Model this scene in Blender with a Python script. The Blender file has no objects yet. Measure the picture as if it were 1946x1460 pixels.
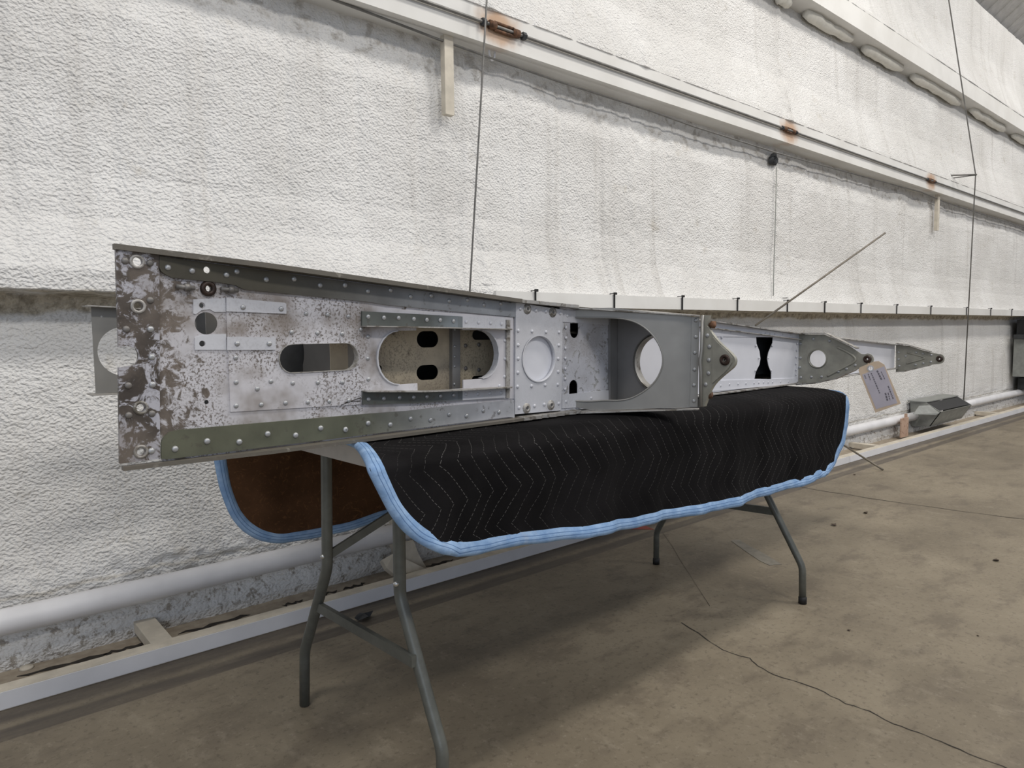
import bpy, bmesh, math, random
import numpy as np
from mathutils import Vector, Matrix
from mathutils.geometry import tessellate_polygon

random.seed(7); rng = np.random.default_rng(7)
scene = bpy.context.scene
COL = scene.collection

# ------------------------------------------------------------------ camera
# world: X runs along the hangar wall, Y points into the wall, Z up; metres
FPX, ROLL, YC, VPX, CAMH = 1330.0, 0.01, 627.6, 2529.0, 1.0
PITCH = math.atan((730 - YC) / FPX)
def axes(th):
    fh = np.array([math.cos(th), math.sin(th), 0]); r0 = np.array([math.sin(th), -math.cos(th), 0]); z = np.array([0, 0, 1.])
    F = math.cos(PITCH) * fh - math.sin(PITCH) * z; U = math.sin(PITCH) * fh + math.cos(PITCH) * z
    return math.cos(ROLL) * r0 - math.sin(ROLL) * U, math.cos(ROLL) * U + math.sin(ROLL) * r0, F
lo, hi = math.radians(20), math.radians(80)
for _ in range(60):
    th = (lo + hi) / 2; R_, U_, F_ = axes(th)
    if 973 + FPX * R_[0] / F_[0] > VPX: hi = th
    else: lo = th
CAMPOS = np.array([0, 0, CAMH])
cam_data = bpy.data.cameras.new('camera'); cam = bpy.data.objects.new('camera', cam_data); COL.objects.link(cam)
cam_data.sensor_fit = 'HORIZONTAL'; cam_data.sensor_width = 36.0; cam_data.lens = 36.0 * FPX / 1946
cam_data.clip_start = 0.02; cam_data.clip_end = 200
m = Matrix.Identity(4)
for i in range(3):
    m[i][0], m[i][1], m[i][2], m[i][3] = R_[i], U_[i], -F_[i], CAMPOS[i]
cam.matrix_world = m
scene.camera = cam

# ------------------------------------------------------------------ light and exposure
world = bpy.data.worlds.new('world'); scene.world = world; world.use_nodes = True
bg = world.node_tree.nodes['Background']; bg.inputs[0].default_value = (0.80, 0.86, 1.0, 1); bg.inputs[1].default_value = 0.40
def area(name, loc, target, size, size_y, energy, color):
    d = bpy.data.lights.new(name, 'AREA'); d.shape = 'RECTANGLE'; d.size = size; d.size_y = size_y; d.energy = energy; d.color = color
    o = bpy.data.objects.new(name, d); COL.objects.link(o); o.location = loc
    o.rotation_euler = (Vector(target) - Vector(loc)).to_track_quat('-Z', 'Y').to_euler()
    return o
for lx, le in ((-1.5, 110), (4.2, 160), (9.8, 125), (15.4, 90)):
    area('hangar_lamp', (lx, -.3, 6.0), (lx, 0.6, 0), 1.8, 0.7, le, (1.0, 0.955, 0.89))
for lx in (1.0, 7.0, 13.0):
    area('hangar_lamp_far_row', (lx, -5.0, 6.6), (lx, 0.6, 0.5), 1.8, 0.7, 205 - 9 * lx, (1.0, 0.955, 0.89))
area('hangar_door_daylight', (-3.5, -4.5, 2.4), (1.5, 2.3, 1.0), 4.5, 3.6, 85, (0.78, 0.87, 1.0))
vs = scene.view_settings
vs.view_transform = 'Standard'; vs.look = 'None'; vs.exposure = -0.21; vs.gamma = 1.0; vs.use_curve_mapping = False

# ------------------------------------------------------------------ pixel helpers (a pixel gives a direction only)
def ray(x, y): return F_ + (x - 973) / FPX * R_ - (y - 730) / FPX * U_
def at_plane(x, y, P, n):
    d = ray(x, y); n = np.array(n, float); return CAMPOS + d * ((np.array(P) - CAMPOS) @ n) / (d @ n)
def at_z(x, y, z): return at_plane(x, y, (0, 0, z), (0, 0, 1))
def at_y(x, y, Y): return at_plane(x, y, (0, Y, 0), (0, 1, 0))
class Frame:
    """a plane with axes u (along), v (up), w (towards the viewer's side)"""
    def __init__(s, O, u, w): s.O = np.array(O, float); s.u = np.array(u, float); s.v = np.array([0, 0, 1.]); s.w = np.array(w, float)
    def pt(s, a, b, d=0): return s.O + s.u * a + s.v * b + s.w * d
    def px(s, x, y, d=0):
        P = at_plane(x, y, s.O + s.w * d, s.w); return ((P - s.O) @ s.u, (P - s.O) @ s.v)
    def pxs(s, L, d=0): return [s.px(x, y, d) for x, y in L]
def zoomer(x0, y0, k): return lambda *p: [(x0 + a * k, y0 + b * k) for a, b in p]
Z1 = zoomer(150, 440, 550 / 1746); Z2 = zoomer(640, 520, 460 / 1946); Z3 = zoomer(960, 540, 460 / 1946); Z4 = zoomer(1320, 580, 500 / 1946)

# ------------------------------------------------------------------ object helpers
def tag(o, label=None, cat=None, group=None, kind=None):
    if label: o['label'] = label
    if cat: o['category'] = cat
    if group: o['group'] = group
    if kind: o['kind'] = kind
    return o
def thing(name, label, cat, loc=(0, 0, 0), group=None):
    o = bpy.data.objects.new(name, None); COL.objects.link(o); o.location = loc; o.empty_display_size = .1
    return tag(o, label, cat, group)
def origin_of(p):
    v = Vector((0, 0, 0))
    while p is not None: v += p.location; p = p.parent
    return v
def obj(name, V, Fc, mat, parent=None, smooth=False, base=None):
    """mesh object from world-space vertices"""
    if parent is not None: off = np.array(origin_of(parent))
    else: off = np.array(base if base is not None else (0, 0, 0), float)
    me = bpy.data.meshes.new(name); V = np.asarray(V, float) - off
    me.from_pydata([tuple(v) for v in V], [], [tuple(f) for f in Fc])
    bm = bmesh.new(); bm.from_mesh(me); bmesh.ops.recalc_face_normals(bm, faces=bm.faces); bm.to_mesh(me); bm.free()
    if mat: me.materials.append(mat)
    if smooth:
        for p in me.polygons: p.use_smooth = True
    o = bpy.data.objects.new(name, me); COL.objects.link(o)
    if parent is not None: o.parent = parent
    else: o.location = off
    return o
class MB:
    def __init__(s): s.V = []; s.F = []
    def add(s, V, Fc):
        k = len(s.V); s.V += [np.array(v, float) for v in V]; s.F += [tuple(i + k for i in f) for f in Fc]; return s
    def box(s, c, size, ax=None):
        ax = np.eye(3) if ax is None else np.array(ax, float); c = np.array(c, float)
        V = [c + ax[0] * (sx * size[0] / 2) + ax[1] * (sy * size[1] / 2) + ax[2] * (sz * size[2] / 2) for sx in (-1, 1) for sy in (-1, 1) for sz in (-1, 1)]
        return s.add(V, [(0, 1, 3, 2), (4, 6, 7, 5), (0, 4, 5, 1), (2, 3, 7, 6), (0, 2, 6, 4), (1, 5, 7, 3)])
    def tube(s, pts, r, n=8, squash=None):
        pts = [np.array(p, float) for p in pts]; rs = r if hasattr(r, '__len__') else [r] * len(pts)
        rings = []; up = None
        for i, p in enumerate(pts):
            d = pts[min(i + 1, len(pts) - 1)] - pts[max(i - 1, 0)]; d = d / np.linalg.norm(d)
            if up is None:
                a = np.array([0, 0, 1.]) if abs(d[2]) < .9 else np.array([1., 0, 0]); up = np.cross(d, a)
            up = up - d * (up @ d); up /= np.linalg.norm(up); b = np.cross(d, up)
            rings.append([p + rs[i] * (math.cos(2 * math.pi * k / n) * up + math.sin(2 * math.pi * k / n) * b) for k in range(n)])
        V = [q for rg in rings for q in rg]; Fc = []
        for i in range(len(pts) - 1):
            for k in range(n): Fc.append((i * n + k, i * n + (k + 1) % n, (i + 1) * n + (k + 1) % n, (i + 1) * n + k))
        Fc.append(tuple(range(n))); Fc.append(tuple((len(pts) - 1) * n + k for k in range(n)))
        return s.add(V, Fc)
    def lathe(s, c, ax, prof, n=20):
        ax = np.array(ax, float) / np.linalg.norm(ax); a = np.array([0, 0, 1.]) if abs(ax[2]) < .9 else np.array([1., 0, 0])
        u = np.cross(ax, a); u /= np.linalg.norm(u); w = np.cross(ax, u); V = []; Fc = []
        for r, h in prof:
            for k in range(n): t = 2 * math.pi * k / n; V.append(np.array(c) + ax * h + r * (math.cos(t) * u + math.sin(t) * w))
        for i in range(len(prof) - 1):
            for k in range(n): Fc.append((i * n + k, i * n + (k + 1) % n, (i + 1) * n + (k + 1) % n, (i + 1) * n + k))
        return s.add(V, Fc)
    def prism(s, poly, vec):
        poly = [np.array(p, float) for p in poly]; n = len(poly); vec = np.array(vec, float)
        return s.add(poly + [p + vec for p in poly], [tuple(range(n)), tuple(range(2 * n - 1, n - 1, -1))] + [(i, (i + 1) % n, n + (i + 1) % n, n + i) for i in range(n)])
    def build(s, name, mat, parent=None, smooth=False, base=None): return obj(name, s.V, s.F, mat, parent, smooth, base)
def area2(L): return sum(L[i][0] * L[(i + 1) % len(L)][1] - L[(i + 1) % len(L)][0] * L[i][1] for i in range(len(L))) / 2
def plate_mb(fr, outline, holes=(), d=0.0, t=0.002, mb=None):
    """sheet with holes lying in a frame: front face at height d, thickness t"""
    mb = mb or MB(); loops = [list(outline)] + [list(h) for h in holes]
    loops = [L if (area2(L) > 0) == (i == 0) else L[::-1] for i, L in enumerate(loops)]
    flat = [p for L in loops for p in L]; n = len(flat)
    tris = tessellate_polygon([[Vector((p[0], p[1], 0)) for p in L] for L in loops])
    V = [fr.pt(p[0], p[1], d) for p in flat] + [fr.pt(p[0], p[1], d - t) for p in flat]
    Fc = []
    for a, b, c in tris:
        Fc.append((a, b, c)); Fc.append((a + n, c + n, b + n))
    k = 0
    for L in loops:
        q = len(L)
        for i in range(q): a, b = k + i, k + (i + 1) % q; Fc.append((a, b, b + n, a + n))
        k += q
    return mb.add(V, Fc)
def plate(name, fr, outline, holes, mat, parent, d=0.0, t=0.002, lab=None):
    o = plate_mb(fr, outline, holes, d, t).build(name, mat, parent)
    if lab: o['label'] = lab
    return o
def circle(c, r, n=28, ry=None): return [(c[0] + r * math.cos(2 * math.pi * k / n), c[1] + (ry or r) * math.sin(2 * math.pi * k / n)) for k in range(n)]
def stadium(x0, x1, y0, y1, n=10):
    """flat-sided oval between the given limits"""
    pts = []
    if x1 - x0 > y1 - y0:
        r = (y1 - y0) / 2; cy = (y0 + y1) / 2
        for k in range(n + 1): t = -math.pi / 2 + math.pi * k / n; pts.append((x1 - r + r * math.cos(t), cy + r * math.sin(t)))
        for k in range(n + 1): t = math.pi / 2 + math.pi * k / n; pts.append((x0 + r + r * math.cos(t), cy + r * math.sin(t)))
    else:
        pts = [(b, a) for a, b in stadium(y0, y1, x0, x1, n)][::-1]
    return pts
def smooth_poly(pts, it=2, closed=False):
    pts = [np.array(p, float) for p in pts]
    for _ in range(it):
        out = [] if closed else [pts[0]]; m_ = len(pts)
        for i in range(m_ if closed else m_ - 1):
            a, b = pts[i], pts[(i + 1) % m_]; out += [a * .75 + b * .25, a * .25 + b * .75]
        if not closed: out.append(pts[-1])
        pts = out
    return pts
def fillet(pts, r, n=4):
    pts = [np.array(p, float) for p in pts]; out = [pts[0]]
    for a, b, c in zip(pts[:-2], pts[1:-1], pts[2:]):
        la, lc = np.linalg.norm(a - b), np.linalg.norm(c - b); q = min(r, la * .45, lc * .45); A = b + (a - b) / la * q; C = b + (c - b) / lc * q
        for k in range(n + 1): t = k / n; out.append(A * (1 - t) ** 2 + 2 * b * t * (1 - t) + C * t * t)
    return out + [pts[-1]]
def resample(pts, n):
    P = np.array(pts, float); L = np.r_[0, np.cumsum(np.linalg.norm(np.diff(P, axis=0), axis=1))]; t = np.linspace(0, L[-1], n)
    return np.stack([np.interp(t, L, P[:, i]) for i in range(P.shape[1])], 1)
def vnoise(x, y, seed=0):
    xi = np.floor(x).astype(np.int64); yi = np.floor(y).astype(np.int64); fx = x - xi; fy = y - yi
    fx = fx * fx * (3 - 2 * fx); fy = fy * fy * (3 - 2 * fy)
    def h(a, b):
        v = (a * 374761393 + b * 668265263 + seed * 974711) & 0xffffffff
        v = ((v ^ (v >> 13)) * 1274126177) & 0xffffffff
        return ((v ^ (v >> 16)) & 0xffff) / 65535.0
    return (h(xi, yi) * (1 - fx) + h(xi + 1, yi) * fx) * (1 - fy) + (h(xi, yi + 1) * (1 - fx) + h(xi + 1, yi + 1) * fx) * fy * 1.0

# ------------------------------------------------------------------ materials
class NT:
    def __init__(s, name, rough=.6, metal=0.0, spec=.5):
        s.m = bpy.data.materials.new(name); s.m.use_nodes = True; s.t = s.m.node_tree; s.n = s.t.nodes
        s.b = s.n['Principled BSDF']; s.b.inputs['Roughness'].default_value = rough; s.b.inputs['Metallic'].default_value = metal
        s.b.inputs['Specular IOR Level'].default_value = spec
        s.co = s.n.new('ShaderNodeTexCoord').outputs['Object']
    def link(s, a, b): s.t.links.new(a, b)
    def sock(s, node, i, v):
        if hasattr(v, 'is_linked') or isinstance(v, bpy.types.NodeSocket): s.link(v, node.inputs[i])
        else: node.inputs[i].default_value = v
    def mapv(s, scale=(1, 1, 1), loc=(0, 0, 0), rot=(0, 0, 0), src=None):
        n = s.n.new('ShaderNodeMapping'); s.link(src or s.co, n.inputs[0]); n.inputs['Scale'].default_value = scale; n.inputs['Location'].default_value = loc; n.inputs['Rotation'].default_value = rot
        return n.outputs[0]
    def noise(s, scale, detail=3, rough=.55, vec=None, dist=0):
        n = s.n.new('ShaderNodeTexNoise'); s.link(vec or s.co, n.inputs['Vector']); n.inputs['Scale'].default_value = scale; n.inputs['Detail'].default_value = detail; n.inputs['Roughness'].default_value = rough; n.inputs['Distortion'].default_value = dist
        return n.outputs[0]
    def voro(s, scale, vec=None, feature='F1'):
        n = s.n.new('ShaderNodeTexVoronoi'); n.feature = feature; s.link(vec or s.co, n.inputs['Vector']); n.inputs['Scale'].default_value = scale
        return n.outputs['Distance']
    def ramp(s, v, a, b, c0=0.0, c1=1.0, smooth=True):
        n = s.n.new('ShaderNodeMapRange'); s.sock(n, 0, v); n.inputs[1].default_value = a; n.inputs[2].default_value = b; n.inputs[3].default_value = c0; n.inputs[4].default_value = c1
        if smooth: n.interpolation_type = 'SMOOTHSTEP'
        return n.outputs[0]
    def math(s, op, a, b=0.0, c=None):
        n = s.n.new('ShaderNodeMath'); n.operation = op; s.sock(n, 0, a); s.sock(n, 1, b)
        if c is not None: s.sock(n, 2, c)
        return n.outputs[0]
    def xyz(s, src=None):
        n = s.n.new('ShaderNodeSeparateXYZ'); s.link(src or s.co, n.inputs[0]); return n.outputs
    def mix(s, f, a, b):
        n = s.n.new('ShaderNodeMix'); n.data_type = 'RGBA'; s.sock(n, 0, f)
        for i, v in ((6, a), (7, b)):
            if isinstance(v, bpy.types.NodeSocket): s.link(v, n.inputs[i])
            else: n.inputs[i].default_value = (*v, 1)
        return n.outputs[2]
    def col(s, c):
        if isinstance(c, bpy.types.NodeSocket): s.link(c, s.b.inputs['Base Color'])
        else: s.b.inputs['Base Color'].default_value = (*c, 1)
        return s
    def bump(s, h, strength=.3, dist=.01):
        n = s.n.new('ShaderNodeBump'); s.link(h, n.inputs['Height']); n.inputs['Strength'].default_value = strength; n.inputs['Distance'].default_value = dist
        s.link(n.outputs[0], s.b.inputs['Normal']); return s
def simple(name, c, rough=.6, metal=0.0, var=.18, scale=18, bump=0.0, spec=.5):
    t = NT(name, rough, metal, spec); f = t.noise(scale, 4)
    t.col(t.mix(t.ramp(f, .3, .7), tuple(v * (1 - var) for v in c), tuple(min(1, v * (1 + var)) for v in c)))
    if bump: t.bump(t.noise(scale * 5, 3), bump, .004)
    return t.m

def wall_mat():
    t = NT('sprayed_foam_paint', .85, spec=.2); x, y, z = t.xyz()
    c = t.mix(t.ramp(t.noise(1.6, 4), .35, .7), (.70, .69, .67), (.80, .795, .78))
    streak = t.noise(1.0, 4, .6, t.mapv((9, 1, .55)))
    c = t.mix(t.math('MULTIPLY', t.ramp(streak, .52, .78), .5), c, (.47, .45, .42))
    blot = t.noise(5.0, 5, .7)
    c = t.mix(t.math('MULTIPLY', t.ramp(blot, .60, .74), .45), c, (.48, .44, .37))
    pore_shade = t.ramp(t.voro(46, t.mapv((1, 1, 1.5))), .0, .16, 1, 0)  # shade inside the foam pores, painted into the colour as dark dots
    dens = t.ramp(t.noise(3.2, 3), .52, .68)
    c = t.mix(t.math('MULTIPLY', t.math('MULTIPLY', pore_shade, dens), .8), c, (.16, .145, .12))
    # yellowed, dirty foam under the middle girt, under the upper girt and above the pipe
    edge = t.noise(9, 4)
    def band(a, b, w):
        zz = t.math('ADD', z, t.math('MULTIPLY', t.math('SUBTRACT', edge, .5), w))
        return t.math('MULTIPLY', t.ramp(zz, a, a + .02), t.ramp(zz, b, b - .02))
    dirt = t.mix(t.ramp(t.noise(30, 4), .35, .65), (.22, .18, .115), (.55, .49, .38))
    c = t.mix(t.math('MULTIPLY', band(1.055, 1.14, .05), .85), c, dirt)
    c = t.mix(t.math('MULTIPLY', band(.19, .218, .05), .75), c, dirt)
    c = t.mix(t.math('MULTIPLY', t.math('MULTIPLY', band(2.10, 2.25, .14), t.ramp(t.noise(14, 4), .5, .66)), .6), c, (.32, .29, .25))
    low = t.math('MULTIPLY', t.ramp(z, .17, .12), t.ramp(t.noise(30, 6, .75), .52, .62))
    c = t.mix(t.math('MULTIPLY', low, .75), c, (.25, .21, .16))
    t.col(c)
    v = t.mapv((1, 1, 1.3), rot=(0, .6, 0))
    h = t.math('ADD', t.noise(92, 1.5, .4, v), t.math('MULTIPLY', t.noise(38, 2, .5), .6))
    t.bump(h, .9, .010); return t.m
def floor_mat():
    t = NT('stained_concrete', .55, spec=.35); x, y, z = t.xyz()
    c = t.mix(t.ramp(t.noise(1.1, 5, .6), .33, .68), (.175, .147, .106), (.275, .235, .172))
    c = t.mix(t.math('MULTIPLY', t.ramp(t.noise(4.5, 6, .65, t.mapv((1, 1.8, 1))), .48, .66), .62), c, (.130, .107, .080))
    c = t.mix(t.math('MULTIPLY', t.ramp(t.noise(9, 6, .7, t.mapv((1.6, .8, 1))), .52, .72), .30), c, (.37, .325, .25))
    sp = t.ramp(t.voro(38), .0, .12, 1, 0); c = t.mix(t.math('MULTIPLY', t.math('MULTIPLY', sp, t.ramp(t.noise(2.3, 3), .5, .6)), .8), c, (.045, .038, .032))
    fl = t.ramp(t.voro(85), .0, .08, 1, 0); c = t.mix(t.math('MULTIPLY', t.math('MULTIPLY', fl, t.ramp(t.noise(3.1, 2), .55, .6)), .7), c, (.36, .335, .285))
    c = t.mix(t.math('MULTIPLY', t.ramp(t.noise(55, 5, .75), .52, .66), .5), c, (.085, .068, .05))
    c = t.mix(t.math('MULTIPLY', t.ramp(t.noise(43, 5, .75), .56, .70), .35), c, (.36, .32, .25))
    # old paint / grime stripes that run beside the curb, and the dusty gutter behind it
    wob = t.math('MULTIPLY', t.math('SUBTRACT', t.noise(6, 4), .5), .03); yy = t.math('ADD', y, wob)
    s1 = t.math('MULTIPLY', t.ramp(y, 2.075, 2.082), t.ramp(yy, 2.155, 2.135)); s2 = t.ramp(yy, 2.16, 2.20)
    grime = t.ramp(t.noise(7, 5, .7, t.mapv((.5, 3, 1))), .3, .7, .55, .95)
    c = t.mix(t.math('MULTIPLY', t.math('MAXIMUM', s1, s2), grime), c, (.088, .074, .061))
    g = t.ramp(y, 2.27, 2.30); dust = t.mix(t.ramp(t.noise(20, 4), .35, .65), (.30, .25, .19), (.40, .345, .27)); c = t.mix(g, c, dust)
    t.col(c); t.bump(t.noise(70, 4), .12, .004); return t.m
SOFF = 1.40
def chipped(name, paint, under, thr, soft=.05, scale=26, speck=0.0, speck_fall=None, rough=.5, metal=.1, thr_fall=None):
    """paint flaking off in shapes of its own, with dark specks of corrosion"""
    t = NT(name, rough, metal); x, y, z = t.xyz()
    p = t.mix(t.ramp(t.noise(9, 4), .3, .7), tuple(v * .90 for v in paint), paint)
    u = t.mix(t.ramp(t.noise(30, 4), .35, .7), tuple(v * .7 for v in under), tuple(v * 1.25 for v in under))
    nz_ = t.noise(scale, 7, .68, dist=.7)
    if thr_fall: nz_ = t.math('ADD', nz_, t.ramp(x, thr_fall[0] - SOFF, thr_fall[1] - SOFF, -.11, thr_fall[2] - .06))
    f = t.ramp(nz_, thr - soft, thr + soft)
    c = t.mix(f, u, p)
    if speck:
        s = t.ramp(t.noise(230, 3, .65), .50, .60); dn = t.ramp(t.noise(8, 5, .6), .41, .57)
        k = t.math('MULTIPLY', t.math('MULTIPLY', s, dn), speck)
        if speck_fall: k = t.math('MULTIPLY', k, t.ramp(x, speck_fall[0] - SOFF, speck_fall[1] - SOFF, 1, 0))
        c = t.mix(t.math('MULTIPLY', k, .85), c, (.11, .088, .07))
        h = t.noise(7, 4, .6); hz = t.math('MULTIPLY', t.math('MULTIPLY', t.ramp(h, .44, .66), speck * .85), 1.0)
        if speck_fall: hz = t.math('MULTIPLY', hz, t.ramp(x, speck_fall[0] - SOFF, speck_fall[1] - SOFF, 1, 0))
        c = t.mix(hz, c, (.21, .175, .145))
    t.col(c); t.bump(t.noise(scale * 3, 4), .12, .003); return t.m
def fade(name, a, b, x0, x1, rough=.45, metal=.25):
    """primer that gives way to grey overspray along the spar"""
    t = NT(name, rough, metal); x, y, z = t.xyz()
    f = t.ramp(t.math('ADD', x, t.math('MULTIPLY', t.math('SUBTRACT', t.noise(6, 4), .5), .12)), x0 - SOFF, x1 - SOFF)
    g = t.ramp(t.noise(14, 5), .3, .7, .82, 1.12); c = t.mix(f, a, b)
    n = t.n.new('ShaderNodeMix'); n.data_type = 'RGBA'; n.blend_type = 'MULTIPLY'; n.inputs[0].default_value = 1
    t.link(c, n.inputs[6]); cc = t.n.new('ShaderNodeCombineColor'); [t.link(g, cc.inputs[i]) for i in range(3)]; t.link(cc.outputs[0], n.inputs[7])
    c = t.mix(t.math('MULTIPLY', t.ramp(t.noise(60, 4), .60, .68), .5), n.outputs[2], (.09, .08, .065))
    t.col(c); t.bump(t.noise(80, 3), .06, .002); return t.m
M = {}
M['wall'] = wall_mat(); M['floor'] = floor_mat()
M['endplate'] = chipped('chipped_dark_plate', (.50, .50, .55), (.080, .066, .056), .515, .035, 32, speck=.6)
M['web'] = chipped('speckled_white_paint', (.60, .59, .62), (.15, .125, .105), .48, .05, 40, speck=1.0, speck_fall=(.45, 1.1), thr_fall=(.03, .20, .20))
M['sheet'] = chipped('speckled_panel_paint', (.62, .61, .64), (.24, .21, .19), .32, .05, 24, speck=1.0, speck_fall=(.48, .66))
M['white'] = chipped('pale_grey_paint', (.62, .63, .67), (.40, .39, .38), .30, .05, 30, speck=.12)
M['pitted'] = chipped('pitted_white_paint', (.60, .61, .66), (.36, .36, .36), .42, .02, 42, speck=.4)
M['bright'] = simple('clean_white_paint', (.70, .71, .76), .45, .05, .04, 8)
M['cap_up'] = fade('olive_primer_upper', (.085, .078, .058), (.33, .35, .38), .25, .85)
M['cap_low'] = fade('green_primer_lower', (.125, .13, .092), (.52, .53, .56), .40, .85)
M['chan_green'] = fade('grey_green_primer', (.115, .125, .115), (.23, .26, .28), .62, .72)
M['chan_dark'] = simple('grey_primer', (.17, .19, .20), .5, .2)
M['alum'] = simple('dull_aluminium', (.30, .295, .28), .42, .45, .12, 6)
M['alum_dark'] = simple('dull_dark_aluminium', (.27, .265, .26), .42, .5, .15, 6)
M['olive'] = simple('olive_grey_paint', (.31, .305, .265), .5, .2, .14, 20)
M['skin'] = chipped('weathered_skin', (.44, .43, .41), (.16, .145, .12), .44, .06, 22, speck=.4, metal=.3)
M['lip'] = chipped('weathered_skin_edge', (.15, .138, .115), (.30, .28, .24), .36, .05, 25, speck=.3, metal=.2)
M['beige'] = chipped('stained_beige_primer', (.56, .48, .35), (.30, .25, .18), .36, .06, 14, speck=.55)
M['rivet'] = simple('dull_rivet', (.42, .43, .44), .4, .5, .2, 60)
M['rivet_dark'] = simple('dirty_rivet', (.20, .19, .18), .5, .4, .3, 60)
M['rivet_white'] = simple('painted_rivet', (.58, .59, .63), .45, .1, .1, 60)
M['black'] = simple('black_rubber', (.012, .012, .013), .6, 0, .2)
M['bush'] = simple('dark_bushing', (.045, .028, .022), .45, .4, .4, 90)
M['rust'] = simple('rusty_steel', (.13, .065, .035), .8, .1, .5, 60, .3)
M['rustpaint'] = chipped('rusty_cream_paint', (.52, .36, .27), (.22, .09, .04), .40, .06, 20, metal=0)
M['steel'] = simple('grey_enamelled_tube', (.115, .12, .108), .38, .25, .10, 40, spec=.5)
M['zinc'] = simple('zinc_rivet', (.6, .6, .58), .3, .8, .1)
M['top'] = simple('grey_plastic_tabletop', (.42, .39, .35), .55, 0, .08)
M['girt'] = None
M['cream'] = simple('cream_painted_steel', (.60, .55, .46), .6, 0, .12, 14, .05)
M['whitesteel'] = simple('white_painted_steel', (.74, .74, .76), .5, 0, .05, 5)
M['pipe'] = simple('white_painted_pipe', (.74, .74, .76), .45, 0, .06, 7)
M['wire'] = simple('galvanised_wire', (.20, .195, .185), .5, .5, .2)
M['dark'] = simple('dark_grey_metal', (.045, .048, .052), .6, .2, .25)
M['box'] = simple('grey_green_sheet_metal', (.27, .28, .265), .5, .15, .12)
M['rod'] = simple('weathered_rod', (.16, .14, .11), .5, .3, .2)
M['roof'] = simple('grey_roof_sheet', (.46, .45, .43), .6, .1, .08)
M['foam'] = simple('cream_foam', (.78, .76, .69), .9, 0, .05, 30, .15)
M['manila'] = simple('manila_card', (.70, .56, .42), .8, 0, .05)
M['label'] = simple('lilac_label_paper', (.56, .53, .60), .7, 0, .03)
M['ink'] = simple('faded_ink', (.17, .16, .19), .8, 0, .2)
M['tape'] = simple('grey_floor_tape', (.20, .185, .155), .6, 0, .15, 30)
M['redpaint'] = simple('red_floor_tape', (.30, .055, .035), .6, 0, .2, 30)
M['crack'] = simple('crack_shadow_dirt', (.03, .025, .02), .9, 0, .3)
M['leaf'] = simple('dry_leaf', (.07, .05, .035), .9, 0, .3)
def girt_mat():
    t = NT('white_girt_with_rust', .55, spec=.3)
    c = t.mix(t.ramp(t.noise(3, 4), .3, .7), (.70, .69, .66), (.78, .775, .75))
    for x, y in ((948, 52), (1500, 250), (1770, 345)):
        P = at_y(x, y, 2.45); n = t.n.new('ShaderNodeVectorMath'); n.operation = 'DISTANCE'
        t.link(t.mapv((1, 1, 1.5), (0, 0, -P[2] * .5)), n.inputs[0]); n.inputs[1].default_value = tuple(P)
        dd = t.math('ADD', n.outputs['Value'], t.math('MULTIPLY', t.math('SUBTRACT', t.noise(16, 4), .5), .10))
        c = t.mix(t.ramp(dd, .17, .05, 0, .8), c, (.50, .29, .15))
    t.col(c); return t.m
M['girt'] = girt_mat()
def quilt_mat(name, base, thread, rough, hair=False):
    t = NT(name, rough, spec=.08); uv = t.n.new('ShaderNodeUVMap').outputs[0]; u, v, _ = t.xyz(uv)
    tri = t.math('PINGPONG', v, .085)
    ph = t.math('ADD', u, t.math('MULTIPLY', tri, .75))
    ph = t.math('ADD', ph, t.math('MULTIPLY', t.math('SUBTRACT', t.noise(5, 2, vec=uv), .5), .05))
    fr = t.math('ABSOLUTE', t.math('SUBTRACT', t.math('FRACT', t.math('DIVIDE', ph, .036)), .5))
    line = t.ramp(fr, .0, .030, 1, 0); dash = t.math('GREATER_THAN', t.math('FRACT', t.math('DIVIDE', v, .0085)), .35)
    patchy = t.ramp(t.noise(3.5, 3), .38, .62, .10, .85)
    c = t.mix(t.ramp(t.noise(6, 5), .3, .7), tuple(q * .7 for q in base), tuple(q * 1.35 for q in base))
    if hair: c = t.mix(t.math('MULTIPLY', t.ramp(t.noise(40, 5, .7, dist=2.5), .55, .66), .5), c, (.20, .10, .045))
    else: c = t.mix(t.math('MULTIPLY', t.math('MULTIPLY', line, dash), patchy), c, thread)
    t.col(c); h = t.math('ADD', t.math('MULTIPLY', t.ramp(fr, 0, .35), .5), t.math('MULTIPLY', t.noise(160, 3), .8))
    t.bump(h, .12, .004); return t.m
M['quilt'] = quilt_mat('black_quilted_fabric', (.0085, .0080, .0085), (.15, .145, .14), .95)
M['lining'] = quilt_mat('brown_matted_lining', (.075, .038, .020), (.1, .05, .03), .95, True)
def binding_mat():
    t = NT('blue_binding_tape', .8, spec=.2); uv = t.n.new('ShaderNodeUVMap').outputs[0]; u, v, _ = t.xyz(uv)
    c = t.mix(t.ramp(t.noise(30, 4), .3, .75), (.20, .33, .55), (.33, .48, .70))
    c = t.mix(t.math('MULTIPLY', t.ramp(t.noise(9, 5, .7), .60, .75), .5), c, (.40, .47, .58))
    for q in (.30, .62):
        dd = t.math('ABSOLUTE', t.math('SUBTRACT', v, q)); c = t.mix(t.ramp(dd, .05, .02, 0, .75), c, (.06, .13, .28))
    t.col(c); t.bump(t.noise(90, 4), .35, .004); return t.m
M['binding'] = binding_mat()

# ------------------------------------------------------------------ the hangar: floor, wall, roof
def struct(o, label=None, cat=None): return tag(o, label, cat, kind='structure')
X0, X1 = -4.0, 17.0
fl = struct(MB().box(((X0 + X1) / 2, -1.5, -.05), (X1 - X0, 8.4, .1)).build('floor', M['floor']), 'stained brown concrete floor with cracks and grime stripes', 'floor')

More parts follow.
